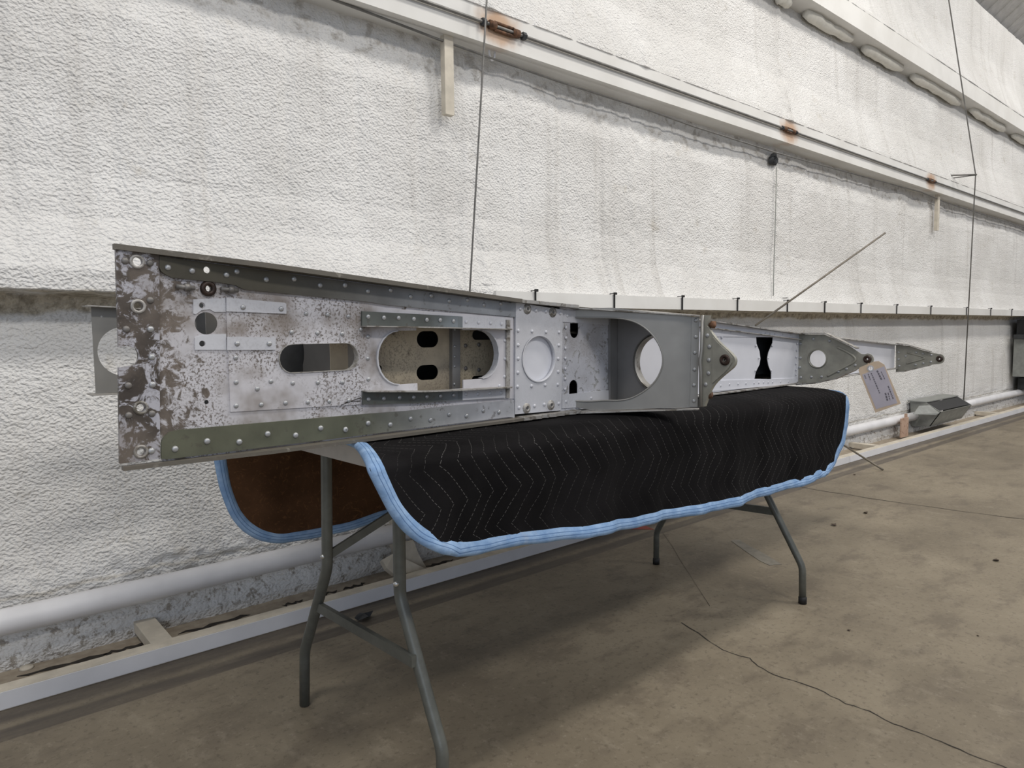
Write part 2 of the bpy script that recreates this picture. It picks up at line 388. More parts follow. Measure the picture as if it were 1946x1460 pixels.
YW = 2.56   # foam face
xs = np.r_[np.linspace(X0, -.4, 60), np.linspace(-.4, 3.6, 330)[1:], np.linspace(3.6, 7.5, 170)[1:], np.linspace(7.5, X1, 130)[1:]]
prof_z = [0, .03, .085, .12, .20, .24, .60, 1.00, 1.085, 1.128, 1.131, 1.135, 1.20, 1.36, 1.5, 2.0, 2.12, 2.235, 2.385, 2.392, 2.42, 2.70, 2.82, 3.1, 3.225, 3.37, 3.38, 3.41, 3.68, 3.85, 4.32]
prof_y = [2.52, 2.515, 2.53, 2.565, 2.565, 2.56, 2.565, 2.58, 2.595, 2.575, 2.475, 2.455, 2.455, 2.52, 2.54, 2.54, 2.555, 2.575, 2.575, 2.446, 2.452, 2.53, 2.545, 2.55, 2.575, 2.575, 2.416, 2.43, 2.51, 2.54, 2.54]
zs = np.unique(np.r_[np.linspace(0, 1.3, 150), np.linspace(1.3, 2.6, 120), np.linspace(2.6, 4.32, 90), np.array(prof_z)])
XX, ZZ = np.meshgrid(xs, zs)
# the foam-covered middle girt dips slightly along its length
ZS = ZZ + np.where((ZZ > .9) & (ZZ < 1.4), np.interp(np.abs(ZZ - 1.135), [0, .1, .22], [1, 1, 0]) * np.clip(.010 * XX, 0, .026), 0)
YY = np.interp(ZS, prof_z, prof_y)
amp = np.interp(ZZ, [0, .10, .22, .3, 1.0, 1.06, 1.10, 1.128, 1.20, 1.3, 2.0, 2.1, 2.22, 2.30, 2.41, 2.5, 3.1, 3.22, 3.40, 3.5], [1.2, 3.5, 4, 1, 1, 2.5, 3, .6, .6, 1, 1, 2.6, 3.2, .6, .6, 1, 1, 2, .6, 1])
lump = (vnoise(XX * 3.1, ZZ * 2.4, 1) - .5) * .010 + (vnoise(XX * 13, ZZ * 13, 2) - .5) * .0035 + (vnoise(XX * 34, ZZ * 36, 3) - .5) * .0030 + (vnoise(XX * 70, ZZ * 75, 4) - .5) * .0018
gro = np.abs(((XX + .02 * vnoise(XX * 2, ZZ * 3, 5)) / .285 + .62) % 1 - .5) * .285
groove = np.exp(-(gro / .018) ** 2) * .008 * (.2 + vnoise(XX * 1.3, ZZ * 1.5, 6)) * np.where(ZZ > 1.2, 1, .6)
post = sum(np.exp(-((XX - px_) / .05) ** 2) for px_ in (at_y(1476, 400, 2.54)[0], at_y(1205, 300, 2.54)[0], at_y(905, 300, 2.54)[0])) * .014 * (ZZ > 1.2)
YY = YY - lump * amp + groove - post * vnoise(XX * 20, ZZ * 20, 8)
nz, nx = XX.shape
idx = np.arange(nz * nx).reshape(nz, nx)
quads = np.stack([idx[:-1, :-1], idx[:-1, 1:], idx[1:, 1:], idx[1:, :-1]], -1).reshape(-1, 4)
me = bpy.data.meshes.new('wall_back'); me.vertices.add(nz * nx); me.vertices.foreach_set('co', np.stack([XX, YY, ZZ], -1).astype(np.float32).ravel())
me.loops.add(quads.size); me.loops.foreach_set('vertex_index', quads.astype(np.int32).ravel())
me.polygons.add(len(quads)); me.polygons.foreach_set('loop_start', (np.arange(len(quads)) * 4).astype(np.int32)); me.polygons.foreach_set('use_smooth', np.ones(len(quads), bool))
me.update(calc_edges=True); me.validate(); me.materials.append(M['wall'])
wall = bpy.data.objects.new('wall_back', me); COL.objects.link(wall); struct(wall, 'white sprayed foam insulation wall with dirty streaks', 'wall')

# corrugated roof underside rising from the eave
rb = MB(); xr = np.arange(X0, X1, .12); ye = 2.68; slope = .80
for i in range(len(xr) - 1):
    z0 = 0.018 if i % 2 else 0.0
    a, b = xr[i], xr[i + 1]
    V = []
    for yy in (ye, -4.0):
        zb = 4.26 + (ye - yy) * slope
        V += [(a, yy, zb + z0), (b, yy, zb + z0), (b, yy, zb + z0 + .02), (a, yy, zb + z0 + .02)]
    rb.add(V, [(0, 1, 5, 4), (3, 7, 6, 2), (0, 3, 2, 1), (4, 5, 6, 7), (0, 4, 7, 3), (1, 2, 6, 5)])
ceil = struct(rb.build('ceiling', M['roof']), 'grey corrugated roof sheets above the eave', 'roof')

def girt(name, zb, zt, yf, yb, label):
    t = .012; L = [(yf, zb), (yb, zb), (yb, zb + t), (yf + t, zb + t), (yf + t, zt), (yf, zt)]
    mb = MB().prism([(X0, y, z) for y, z in L], (X1 - X0, 0, 0))
    return struct(mb.build(name, M['girt']), label, 'beam')
g1 = girt('trim_1', 2.243, 2.412, 2.45, 2.60, 'white steel girt with a cable and rust stains along its face')
g2 = girt('trim_2', 3.228, 3.40, 2.42, 2.60, 'white steel girt with foam rolls under its flange, near the eave')
# middle girt face (clean white strip showing through the foam to the right)
g3 = struct(MB().box(((2.0 + X1) / 2, 2.452, 1.143), (X1 - 2.0, .03, .068)).build('trim_3', M['girt']), 'white middle girt with small black straps', 'beam')
# foam rolls below the eave girt
for (a, b) in (((1480, 3), (1500, 6)), ((1532, 22), (1616, 73)), ((1643, 92), (1712, 131)), ((1735, 149), (1822, 196)), ((1845, 214), (1908, 245)), ((1926, 260), (1975, 285))):
    A, B_ = at_y(*a, 2.52), at_y(*b, 2.52); A[2] = B_[2] = 3.205
    P = [A + (B_ - A) * k / 9 for k in range(10)]; P = [p + np.array([0, (rng.random() - .5) * .012, (rng.random() - .5) * .014]) for p in P]
    o = MB().tube(P, [.028] + [.034 + .006 * rng.random() for _ in range(8)] + [.026], 9).build('foam_roll', M['foam'], g2, True)
# curb with struts to the wall base, gutter cracks
mb = MB().box(((X0 + X1) / 2, 2.282, .026), (X1 - X0, .05, .052)); curb = struct(mb.build('trim_4', M['cream']), 'low steel curb along the floor with a white painted face', 'curb')
struct(MB().box(((X0 + X1) / 2, 2.2555, .0265), (X1 - X0, .003, .047)).build('painted_face', M['whitesteel'], curb))
for (x, y) in ((310, 1222), (1160, 965), (1660, 846), (1900, 785)):
    P = at_z(x, y, .05)
    MB().box((P[0], 2.42, .034), (.062, .24, .034)).build('strut', M['cream'], curb)
random.seed(11)
for (xa, xb) in ((.18, .42), (.40, .52), (.62, .86), (.98, 1.06), (1.10, 1.20), (1.22, 1.32), (1.6, 1.75), (2.0, 2.3), (4.4, 4.8), (5.1, 5.3)):
    n = 9; up = [(xa + (xb - xa) * k / n, 2.452 + .007 * math.sin(k * 1.9 + xa * 9) + random.uniform(0, .010) * (0 < k < n), .0012) for k in range(n + 1)]
    dn = [(p[0], p[1] - (.002 + random.uniform(.008, .026) * (0 < k < n)), p[2]) for k, p in enumerate(up)]
    MB().prism(up + dn[::-1], (0, 0, -.001)).build('crack', M['crack'], fl)
# round steel washer in the gutter
P = at_z(49, 1266, .0)
tag(MB().lathe((P[0], min(P[1], 2.50), .0), (0, 0, 1), [(.0, .008), (.008, .008), (.010, .005), (.016, .006), (.020, .0), (.0, .0)], 18).build('bolt_cover', M['cream'], base=(P[0], min(P[1], 2.50), 0), smooth=True), 'small round bolt cover in the gutter beside the pipe', 'bolt cover')
# pipe along the wall base, in two runs either side of the grey cover
YP = 2.50
def pipe(xa, xb, label):
    o = MB().tube([(xa + (xb - xa) * k / 12, YP, .158 + .001 * math.sin(k)) for k in range(13)], .039, 20).build('wall_pipe', M['pipe'], smooth=True, base=(xa, YP, .158))
    return tag(o, label, 'pipe')
xbox = at_y(1775, 792, YP)[0]
pipe(X0, xbox - .05, 'long white pipe at the wall base ending at the grey metal cover')
pipe(xbox + .5, X1, 'white pipe at the wall base beyond the grey metal cover')

# ------------------------------------------------------------------ aircraft tail plane
ANG = math.radians(2.2); E1 = np.array([math.cos(ANG), math.sin(ANG), 0]); NN = np.array([-math.sin(ANG), math.cos(ANG), 0])
B0 = at_z(230, 890, .781); B0[2] = 0
SP = Frame(B0, E1, -NN)                # spar face: u along the spar, v = height, w towards the room
stab = thing('tail_plane', 'stripped aluminium aircraft tail plane lying on a blanket-covered folding table', 'aircraft part', tuple(SP.pt(1.4, .781, -.3)))
ztop = lambda s: np.interp(s, [0, .886, 1.76, 2.42, 3.5], [1.138, 1.068, 1.022, .972, .905])
zbot = lambda s: np.interp(s, [0, 2.42, 3.5], [.783, .783, .795])
def band(s0, s1, f0, f1, n=8):
    S = np.linspace(s0, s1, n); return [(s, f0(s)) for s in S] + [(s, f1(s)) for s in S[::-1]]
# rivets share one dome mesh
def dome(name, r, h, mat, n=9):
    mb = MB().lathe((0, 0, 0), (0, 0, 1), [(r, -.001), (r, h * .35), (r * .72, h * .8), (r * .3, h), (0.0001, h)], n)
    o = obj(name, mb.V, mb.F, mat, smooth=True); me = o.data; bpy.data.objects.remove(o); return me
DOME = {k: dome('rivet_head', 1, .62, M[k]) for k in ('rivet', 'rivet_dark', 'rivet_white')}
def rivets(fr, pts, parent, d, r=.0055, mat='rivet'):
    z = Vector(fr.w); x = Vector(fr.u); y = z.cross(x)
    for (a, b) in pts:
        o = bpy.data.objects.new('rivet', DOME[mat]); COL.objects.link(o); o.parent = parent
        P = Vector(fr.pt(a, b, d)) - origin_of(parent)
        m_ = Matrix((x, y, z)).transposed().to_4x4(); o.matrix_local = Matrix.Translation(P) @ m_ @ Matrix.Scale(r, 4)
# ---- root end plate
notch = Z1((240, 698), (300, 692), (345, 705), (358, 735), (360, 765), (345, 805), (240, 822))
ol = Z1((222, 100), (485, 128), (490, 1372), (247, 1402)) + notch[::-1]
ol = SP.pxs(ol, .004)
hs = [circle(SP.px(*Z1(c)[0], .004), r) for c, r in (((352, 182), .0075), ((358, 452), .0065), ((373, 1065), .0065), ((375, 1330), .0062))]
endp = plate('root_plate', SP, ol, hs, M['endplate'], stab, .004, .008, 'dark brown plate with flaking white paint')
rivets(SP, SP.pxs(Z1((278, 178), (428, 190), (430, 415), (285, 590), (297, 930), (300, 1110), (440, 1100)), .004), endp, .004, .0058, 'rivet_dark')
rivets(SP, SP.pxs(Z1((432, 590), (440, 758), (443, 925), (437, 1325)), .004), endp, .004, .0055, 'rivet')
for c in ((352, 182), (358, 452), (373, 1065), (375, 1330)):
    a, b = SP.px(*Z1(c)[0], .004)
    MB().lathe(SP.pt(a, b, .004), SP.w, [(.0072, -.002), (.0072, .0018), (.0115, .0014), (.0122, -.001)], 20).build('washer_ring', M['skin'], endp, True)
# ---- web with its openings
def P1(*p, d=0.0): return SP.pxs(Z1(*p), d)
def P2(*p, d=0.0): return SP.pxs(Z2(*p), d)
def P3(*p, d=0.0): return SP.pxs(Z3(*p), d)
def P4(*p, d=0.0): return SP.pxs(Z4(*p), d)
sA = SP.px(303, 680)[0]; sP = SP.px(433, 680)[0]; sB = SP.px(977, 680)[0]
c0 = P1((768, 555))[0]; r0 = .0195
(ra, rb1), (rc, rd) = P1((1205, 858), (1678, 672)); race = stadium(ra, rc, rb1, rd)
# the big opening: flat-sided oval, cut wider between the two channels
(la, lb), (lc, ld) = P2((315, 905), (1296, 452)); nx0 = P2((640, 700))[0][0]; nx1 = P2((1010, 700))[0][0]; nt = P2((830, 428))[0][1]; nb = P2((830, 938))[0][1]
rr = (ld - lb) / 2; cy = (lb + ld) / 2; big = []
rx = rr * .92
for k in range(13): t = -math.pi / 2 + math.pi * k / 12; big.append((lc - rx + rx * math.cos(t), cy + rr * math.sin(t)))
big += [(nx1, ld), (nx1, nt), (nx0, nt), (nx0, ld)]
for k in range(13): t = math.pi / 2 + math.pi * k / 12; big.append((la + rx + rx * math.cos(t), cy + rr * math.sin(t)))
big += [(nx0, lb), (nx0, nb), (nx1, nb), (nx1, lb)]
sm = [circle(P1(c)[0], r, 14) for c, r in (((743, 677), .0052), ((770, 1030), .0040), ((740, 447), .004))]
bh = [circle(P1((772, 232))[0], .0058, 14), circle(P1((772, 345))[0], .0055, 14)]
web = plate('spar_web', SP, band(sA - .004, sB, zbot, ztop), [circle(c0, r0), race, big] + sm + bh, M['web'], stab, 0, .0022)
# second sheet, proud of the web
topl = lambda s: np.interp(s, [sP, sB], [P1((887, 396))[0][1], P2((1430, 352))[0][1]])
botl = lambda s: np.interp(s, [sP, P1((1746, 1040))[0][0], sB], [P1((898, 1090))[0][1], P1((1746, 1040))[0][1], P2((1430, 1005))[0][1]])
grow = lambda L, k: [(np.mean([p[0] for p in L]) + (x - np.mean([p[0] for p in L])) * k, np.mean([p[1] for p in L]) + (y - np.mean([p[1] for p in L])) * k) for x, y in L]
sheet = plate('web_doubler', SP, band(sP, sB - .004, botl, topl), [grow(race, 1.001), big], M['sheet'], stab, .0022, .0022)
rivets(SP, P1((1367, 496), (1497, 503), (1622, 512), (1280, 608), (1436, 614), (1584, 618), (945, 910), (1155, 905), (1287, 915), (1438, 912), (1585, 910), (1073, 950), (945, 1052), (1097, 1045), (1243, 1035), (1378, 1030), (1507, 1025), (1625, 1020), (943, 762)) + P2((40, 487), (247, 507), (245, 683), (250, 850), (42, 875), (88, 345), (190, 450)), sheet, .0022, .0046, 'rivet')
rivets(SP, P2((1345, 540), (1347, 685), (1343, 828), (1303, 903)), sheet, .0022, .0042, 'rivet_white')
# turned-in rims of the openings
def rim(name, L, mat, parent, d0, d1, th=.0022):
    L = [np.array(p) for p in L]; c = np.mean(L, 0); n = len(L); V = []; Fc = []
    for p in L:
        q = p + (p - c) / np.linalg.norm(p - c) * th
        V += [SP.pt(*p, d0), SP.pt(*q, d0), SP.pt(*q, d1), SP.pt(*p, d1)]
    for i in range(n):
        for k in range(4): Fc.append((i * 4 + k, i * 4 + (k + 1) % 4, ((i + 1) % n) * 4 + (k + 1) % 4, ((i + 1) % n) * 4 + k))
    return obj(name, V, Fc, mat, parent)
rim('opening_rim', grow(race, .985), M['skin'], sheet, .0045, -.010)
lh = [p for p in big if p[0] < nx0 - .001 or p[0] > nx1 + .001]
for half in ([p for p in big[17:30]], [p for p in big[:13]]):
    V = []; Fc = []; cc = np.array([(la + lc) / 2, cy])
    for p in half:
        q = np.array(p) + (cc - np.array(p)) * .022; V += [SP.pt(*p, .0062), SP.pt(*p, -.012), SP.pt(*q, -.012), SP.pt(*q, .0062)]
    for i in range(len(half) - 1):
        for k in range(4): Fc.append((i * 4 + k, i * 4 + (k + 1) % 4, i * 4 + 4 + (k + 1) % 4, i * 4 + 4 + k))
    Fc += [(0, 1, 2, 3), tuple(len(V) - 4 + k for k in range(4))]
    obj('opening_rim', V, Fc, M['white'], sheet)
# small patches
for q, rv in ((((890, 400), (1240, 430), (1252, 437), (1252, 497), (890, 482)), ((990, 457), (1220, 467))), (((895, 635), (1188, 640), (1188, 715), (895, 716)), ((955, 677), (1148, 677))), (((690, 410), (884, 402), (886, 486), (820, 486), (790, 470), (740, 475), (705, 500), (690, 495)), ()), (((700, 640), (740, 628), (800, 622), (888, 618), (890, 715), (700, 715)), ())):
    hl = [circle(P1(c)[0], .0055, 12) for c in ((740, 447), (743, 677)) if q[0][0] < 880 and (c[1] < 500) == (q[0][1] < 500)]
    lay = .0046 if q[0][0] > 880 else .0018
    pp = plate('patch_plate', SP, P1(*q, d=lay), hl, M['white'], stab, lay, .0022)
    rivets(SP, P1(*rv, d=lay), pp, lay, .0050, 'rivet')
# washer ring and studs
a, b = P1((778, 345))[0]
MB().lathe(SP.pt(a, b, 0), SP.w, [(.0055, -.004), (.0055, .005), (.0095, .0065), (.0135, .004), (.0138, -.001)], 22).build('boss', M['bush'], web, True)
for c in ((640, 338), (905, 352)):
    a, b = P1(c)[0]; mb = MB()
    mb.tube([SP.pt(a - .016, b + .001, .006), SP.pt(a + .014, b - .001, .006)], .0042, 8)
    mb.tube([SP.pt(a - .003, b, .006), SP.pt(a + .006, b, .006)], .0068, 8)
    mb.build('stud', M['rivet_dark'], web, True)
# ---- caps: riveted angles along the upper and lower edges
capu = P1((487, 150), (485, 215), (495, 240), (520, 258), (560, 278), (700, 293), (850, 308), (945, 325), (995, 350), (1746, 425), d=.005) + P2((400, 252), (900, 300), (1440, 350), d=.005) + P2((1440, 225), d=.005)
capu += [(s, ztop(s) - .004) for s in np.linspace(capu[-1][0] - .02, capu[0][0] + .01, 8)]
hcap = [circle(P1((772, 232), d=.005)[0], .0062, 14)]
cu = plate('upper_cap_angle', SP, capu, hcap, M['cap_up'], stab, .0055, .0055, 'olive primed riveted strip along the upper edge')
rivets(SP, P1((537, 218), (683, 238), (890, 262), (953, 242), (1130, 290), (1298, 287), (1455, 325), (1605, 322), d=.0055) + P2((65, 95), (250, 142), (432, 133), (593, 185), (758, 177), (903, 220), (1050, 212), (1183, 252), (1318, 242), d=.0055), cu, .0055, .0052, 'rivet')
capl = P1((497, 1372), (497, 1275), (510, 1245), (545, 1212), (600, 1198), (1746, 1100), d=.005) + P2((570, 1105), (900, 1065), (1425, 1018), (1428, 1160), d=.005)
capl += [(s, zbot(s) + .004) for s in np.linspace(capl[-1][0] - .02, capl[0][0] + .01, 6)]
cl = plate('lower_cap_angle', SP, capl, [], M['cap_low'], stab, .0055, .0055, 'green primed riveted strip along the lower edge')
rivets(SP, P1((580, 1313), (773, 1266), (967, 1270), (1138, 1222), (1307, 1230), (1458, 1187), (1608, 1195), d=.0055) + P2((70, 1257), (252, 1204), (430, 1215), (593, 1167), (753, 1178), (903, 1133), (1042, 1145), (1178, 1103), (1303, 1115), d=.0055), cl, .0055, .0056, 'rivet')
def ledge(name, s0, s1, f, depth, th, mat, n=16, jag=0.0, back=.006):
    """flange that stands out from the spar face along a height line f(s)"""
    V = []; Fc = []
    for k, s in enumerate(np.linspace(s0, s1, n)):
        d = depth(s) if callable(depth) else depth; d += jag * (rng.random() - .5); z = f(s)
        V += [SP.pt(s, z, -back), SP.pt(s, z, d), SP.pt(s, z + th, d), SP.pt(s, z + th, -back)]
    for i in range(n - 1):
        for k in range(4): Fc.append((i * 4 + k, i * 4 + (k + 1) % 4, i * 4 + 4 + (k + 1) % 4, i * 4 + 4 + k))
    Fc += [(0, 1, 2, 3), tuple(len(V) - 4 + k for k in range(4))]
    return obj(name, V, Fc, mat, stab)
s978 = SP.px(978, 680)[0]; s1089 = SP.px(1089, 680)[0]
ledge('upper_flange', .006, s978, lambda s: ztop(s) - .002, lambda s: np.interp(s, [0, .25, .9], [.006, .034, .030]), .009, M['lip'])
ledge('upper_flange', s978, s1089, lambda s: ztop(s) - .001, .026, .008, M['skin'], 26, .008)
ledge('lower_flange', .002, s978, lambda s: zbot(s) - .006, lambda s: np.interp(s, [0, .25, .9], [.008, .032, .030]), .0065, M['lip'])
ledge('lower_flange', s978, s1089, lambda s: zbot(s) - .006, .030, .008, M['skin'], 26, .010)
# ---- the two channels either side of the big opening
def strip(mbname, fr, L, mat, parent, d, t): return plate(mbname, fr, L, [], mat, parent, d, t)
for up, lo_, fl_, rv, tagx in (
    (((205, 303), (655, 326), (975, 343), (1015, 345), (1360, 362)), ((205, 425), (655, 432), (975, 440), (1015, 440), (1360, 448)), 0, ((253, 347), (380, 355), (498, 357), (620, 365), (725, 372), (832, 374), (940, 382), (1043, 388), (1143, 393), (1240, 398), (1327, 405)), 'upper'),
    (((210, 945), (655, 945), (975, 935), (1015, 932), (1360, 914)), ((210, 1052), (655, 1042), (975, 1022), (1015, 1019), (1360, 998)), 1, ((257, 1010), (380, 1005), (506, 997), (620, 995), (726, 990), (836, 985), (942, 978), (1042, 970), (1138, 968), (1233, 963), (1325, 960)), 'lower')):
    U = P2(*up, d=.008); L = P2(*lo_, d=.008); root = None
    mats = (M['chan_green'], M['chan_green'], M['chan_dark'], M['white'])
    for k in range(4):
        dd = (.0075, .0068, .0062, .0066)[k]
        o = plate('channel_strip' if k == 0 else 'channel_splice', SP, [U[k], U[k + 1], L[k + 1], L[k]], [], mats[k], stab if root is None else root, dd, .0045)
        root = root or o
    rivets(SP, P2(*rv[:7], d=.008), root, .0072, .0050, 'rivet'); rivets(SP, P2(*rv[7:], d=.008), root, .0066, .0046, 'rivet_white')
    edge = L if fl_ == 0 else U; V = []; Fc = []
    e2 = list(edge) + [P2((1405, 450) if fl_ == 0 else (1405, 912), d=.008)[0]]
    for i, p in enumerate(e2):
        dp = np.interp(i, [0, 1, 4, 5], [.018, .024, .020, .004])
        V += [SP.pt(p[0], p[1] - .0012, .002), SP.pt(p[0], p[1] - .0012, .008 + dp), SP.pt(p[0], p[1] + .0012, .008 + dp), SP.pt(p[0], p[1] + .0012, .002)]
    for i in range(len(e2) - 1):
        for k in range(4): Fc.append((i * 4 + k, i * 4 + (k + 1) % 4, i * 4 + 4 + (k + 1) % 4, i * 4 + 4 + k))
    Fc += [(0, 1, 2, 3), tuple(len(V) - 4 + k for k in range(4))]
    obj('channel_flange', V, Fc, M['skin'], root)
plate('upright_angle', SP, P2((1362, 372), (1392, 373), (1388, 1002), (1360, 1000), d=.005), [], M['skin'], stab, .0065, .004)
# ---- pale strap panel with the round flanged opening
pan = P2((1440, 232), (1630, 262), (1817, 290), (1806, 1100), (1432, 1132), d=.006)
hc = P2((1625, 685), d=.006)[0]; hr = abs(P2((1625, 497), d=.006)[0][1] - P2((1625, 873), d=.006)[0][1]) / 2
bolts = ((1530, 285), (1735, 312), (1525, 1083), (1720, 1058))
pn = plate('strap_panel', SP, pan, [circle(hc, hr, 40)] + [circle(P2(c, d=.006)[0], .0045, 12) for c in bolts], M['white'], stab, .0062, .0062)
plate('backing_sheet', SP, circle(hc, hr + .008, 32), [], M['bright'], pn, -.004, .002)
mbr = MB().lathe(SP.pt(*hc, 0), SP.w, [(hr + .001, .0085), (hr - .0015, .009), (hr - .0025, .0085), (hr - .0025, -.003), (hr + .001, -.003)], 40); mbr.build('opening_rim', M['white'], pn, True)
rivets(SP, P2((1475, 283), (1600, 297), (1682, 305), (1797, 320), (1458, 460), (1570, 465), (1682, 470), (1787, 472), (1458, 575), (1785, 577), (1458, 685), (1780, 685), (1456, 797), (1780, 790), (1453, 910), (1566, 905), (1675, 897), (1777, 893), (1465, 1080), (1590, 1065), (1668, 1053), (1785, 1045), d=.0062), pn, .0062, .0048, 'rivet_white')
for c in bolts:
    a, b = P2(c, d=.006)[0]; mb = MB().lathe(SP.pt(a, b, .006), SP.w, [(.0045, -.003), (.0045, .005), (.0075, .0055), (.0085, .002), (.013, .0015), (.0135, -.001)], 16)
    mb.build('bolt_boss', M['skin'], pn, True); MB().lathe(SP.pt(a, b, .0), SP.w, [(.0001, .004), (.0042, .004), (.0042, -.002), (.0001, -.002)], 12).build('bolt', M['bush'], pn, True)
# ---- recessed web beyond the strap
sR0 = SP.px(1064, 680)[0]; sRib = SP.px(1168, 680)[0]
def slot(x0, x1, y0, y1, roundtop):
    (a, b), (c, d) = P3((x0, y1), (x1, y0)); r = (c - a) / 2; L = []
    for k in range(9):
        t = math.pi * k / 8; L.append((a + r + r * math.cos(t), (d - r + r * math.sin(t)) if roundtop else (b + r - r * math.sin(t))))
    return L + ([(a, b), (c, b)] if roundtop else [(a, d), (c, d)])
plate('recessed_web', SP, band(sR0, sRib + .02, zbot, ztop), [slot(520, 587, 315, 435, False), slot(513, 580, 768, 885, True)], M['pitted'], stab, .001, .0022)
cap3 = plate('web_edge_strip', SP, P3((462, 210), (560, 215), (850, 250), (850, 330), (462, 303), d=.003), [], M['white'], stab, .0035, .003)
cap4 = plate('web_edge_strip', SP, P3((456, 890), (845, 853), (850, 940), (850, 975), (456, 1000), d=.003), [], M['white'], stab, .0035, .003)
rivets(SP, P3((487, 350), (487, 433), (483, 515), (483, 597), (483, 680), (482, 762), (480, 845), (497, 255), (487, 945), (690, 917), d=.002), stab.children[-1], .003, .0045, 'rivet_white')
# ---- hinge bracket 1: rib square to the spar, oblique gusset with the big cut-out, fitting with lug
S1 = sRib
RB = Frame(SP.pt(S1, 0, 0), SP.w, -SP.u)          # u = outwards from the spar
GA = SP.pt(SP.px(1092, 680)[0], 0, .002); o1310 = RB.px(1312, 690)[0]; GB = RB.pt(o1310, 0, .010)
gd = GB - GA; gl = np.linalg.norm(gd); gd /= gl; gw = np.cross(gd, [0, 0, 1.]); gw = gw if gw @ (CAMPOS - GA) > 0 else -gw
GU = Frame(GA, gd, gw)
def G3(*p, d=0.0): return GU.pxs(Z3(*p), d)
cut = smooth_poly(Z3((545, 268), (700, 270), (850, 270), (960, 280), (1050, 305), (1130, 355), (1200, 425), (1250, 510), (1272, 600), (1258, 690), (1205, 790), (1110, 870), (1010, 922), (920, 938), (800, 935), (680, 945), (560, 940)), 2)
outer = Z3((525, 985), (700, 1012), (1000, 1006), (1485, 990), (1503, 262), (1300, 240), (1000, 205), (850, 190), (700, 195), (545, 215))
gus = plate('hinge_gusset', GU, GU.pxs([tuple(p) for p in cut] + outer), [], M['alum'], stab, 0, .003)
cutG = [GU.px(*p) for p in cut]
mbx = MB()
for i in range(len(cutG) - 1):
    pass
mbx.tube([GU.pt(a, b, .0) for a, b in cutG], .0024, 6); mbx.build('cutout_bead', M['alum'], gus, True)
# rib behind it with a flanged round opening
rz0, rz1 = zbot(S1), ztop(S1)
hc1 = (RB.px(1206, 688)[0] + .078, (RB.px(1206, 688)[1])); hr1 = .078
def ribz(o, top): return np.interp(o, [0, o1310], [rz1 - .006, RB.px(1312, 603)[1]]) if top else np.interp(o, [0, o1310], [rz0 + .004, RB.px(1312, 772)[1]])
ol = [(0, ribz(0, 0)), (o1310, ribz(o1310, 0)), (o1310, ribz(o1310, 1)), (0, ribz(0, 1))]
rib1 = plate('hinge_rib', RB, ol, [circle(hc1, hr1, 40)], M['alum_dark'], stab, 0, .0025)
MB().lathe(RB.pt(*hc1, 0), RB.w, [(hr1 - .002, .010), (hr1 + .002, .006), (hr1 + .001, -.004), (hr1 - .004, -.016), (hr1 - .006, -.016), (hr1 - .003, .004)], 40).build('opening_rim', M['skin'], rib1, True)
MB().box(SP.pt(S1 - .016, (rz0 + rz1) / 2, .006), (.030, rz1 - rz0 - .03, .008), (SP.u, (0, 0, 1), SP.w)).build('rib_angle', M['alum_dark'], rib1)
# covering skin tabs above and below the bracket
for nm, zf, th, yl in (('upper_skin_tab', 1, .003, 598), ('lower_skin_tab', 0, -.003, 776)):
    tri = [SP.pt(SP.px(1082, 680)[0], 0, .012), SP.pt(SP.px(1082, 680)[0], 0, -.05), SP.pt(S1 + .05, 0, -.05), RB.pt(.10, 0, -.012), RB.pt(o1310 + .02, 0, -.012), RB.pt(o1310 + .035, 0, .015), RB.pt(o1310 - .005, 0, .026), (GA + GB) / 2 + gw * .012]
    q = []
    for p in tri:
        f = np.clip(((p - SP.pt(0, 0, 0)) @ SP.w) / o1310, 0, 1.2); z = (ztop(S1 - .1) * (1 - f) + ribz(o1310, 1) * f + .004) if zf else (zbot(S1) * (1 - f) + ribz(o1310, 0) * f - .006)
        q.append(np.array([p[0], p[1], z]))
    MB().prism(q, (0, 0, th)).build(nm, M['skin'], stab)
# riveted strap at the outer end of the gusset, ridge, fitting with bored lug
st = plate('end_strap', GU, G3((1500, 265), (1562, 262), (1548, 988), (1484, 988), d=.003), [], M['alum'], stab, .003, .003)
rivets(GU, G3((1533, 292), (1533, 425), (1525, 552), (1522, 687), (1518, 813), (1517, 940), d=.003), st, .003, .0052, 'rivet')
lugo = Z3((1575, 250), (1640, 250), (1622, 335), (1665, 402), (1720, 470), (1800, 540), (1842, 585), (1852, 620), (1838, 665), (1780, 712), (1700, 780), (1662, 830), (1640, 875), (1600, 985), (1555, 988))
bc = RB.px(*Z3((1772, 610))[0], .012)
lug = plate('hinge_fitting', RB, RB.pxs(lugo[:2] + [tuple(q) for q in smooth_poly(lugo[2:13], 2)] + lugo[13:], .012), [circle(bc, .006, 18)], M['olive'], stab, .012, .011, 'olive grey hinge fitting with a pointed lug')
rivets(RB, RB.pxs(Z3((1625, 413), (1642, 503), (1638, 610), (1635, 717), (1612, 807)), .012), lug, .012, .0058, 'rivet')
plate('lug_plate', RB, RB.pxs(smooth_poly(Z3((1668, 425), (1720, 485), (1790, 545), (1835, 610), (1780, 695), (1700, 765), (1662, 800)), 1), .015), [circle(RB.px(*Z3((1772, 610))[0], .015), .006, 18)], M['olive'], lug, .0150, .003)
MB().lathe(RB.pt(*bc, .012), RB.w, [(.0052, -.012), (.0052, .006), (.010, .007), (.0135, .0055), (.0145, 0)], 24).build('bushing', M['bush'], lug, True)
a, b = RB.px(*Z3((1580, 250))[0], .02); a2, b2 = RB.px(*Z3((1565, 985))[0], .02)
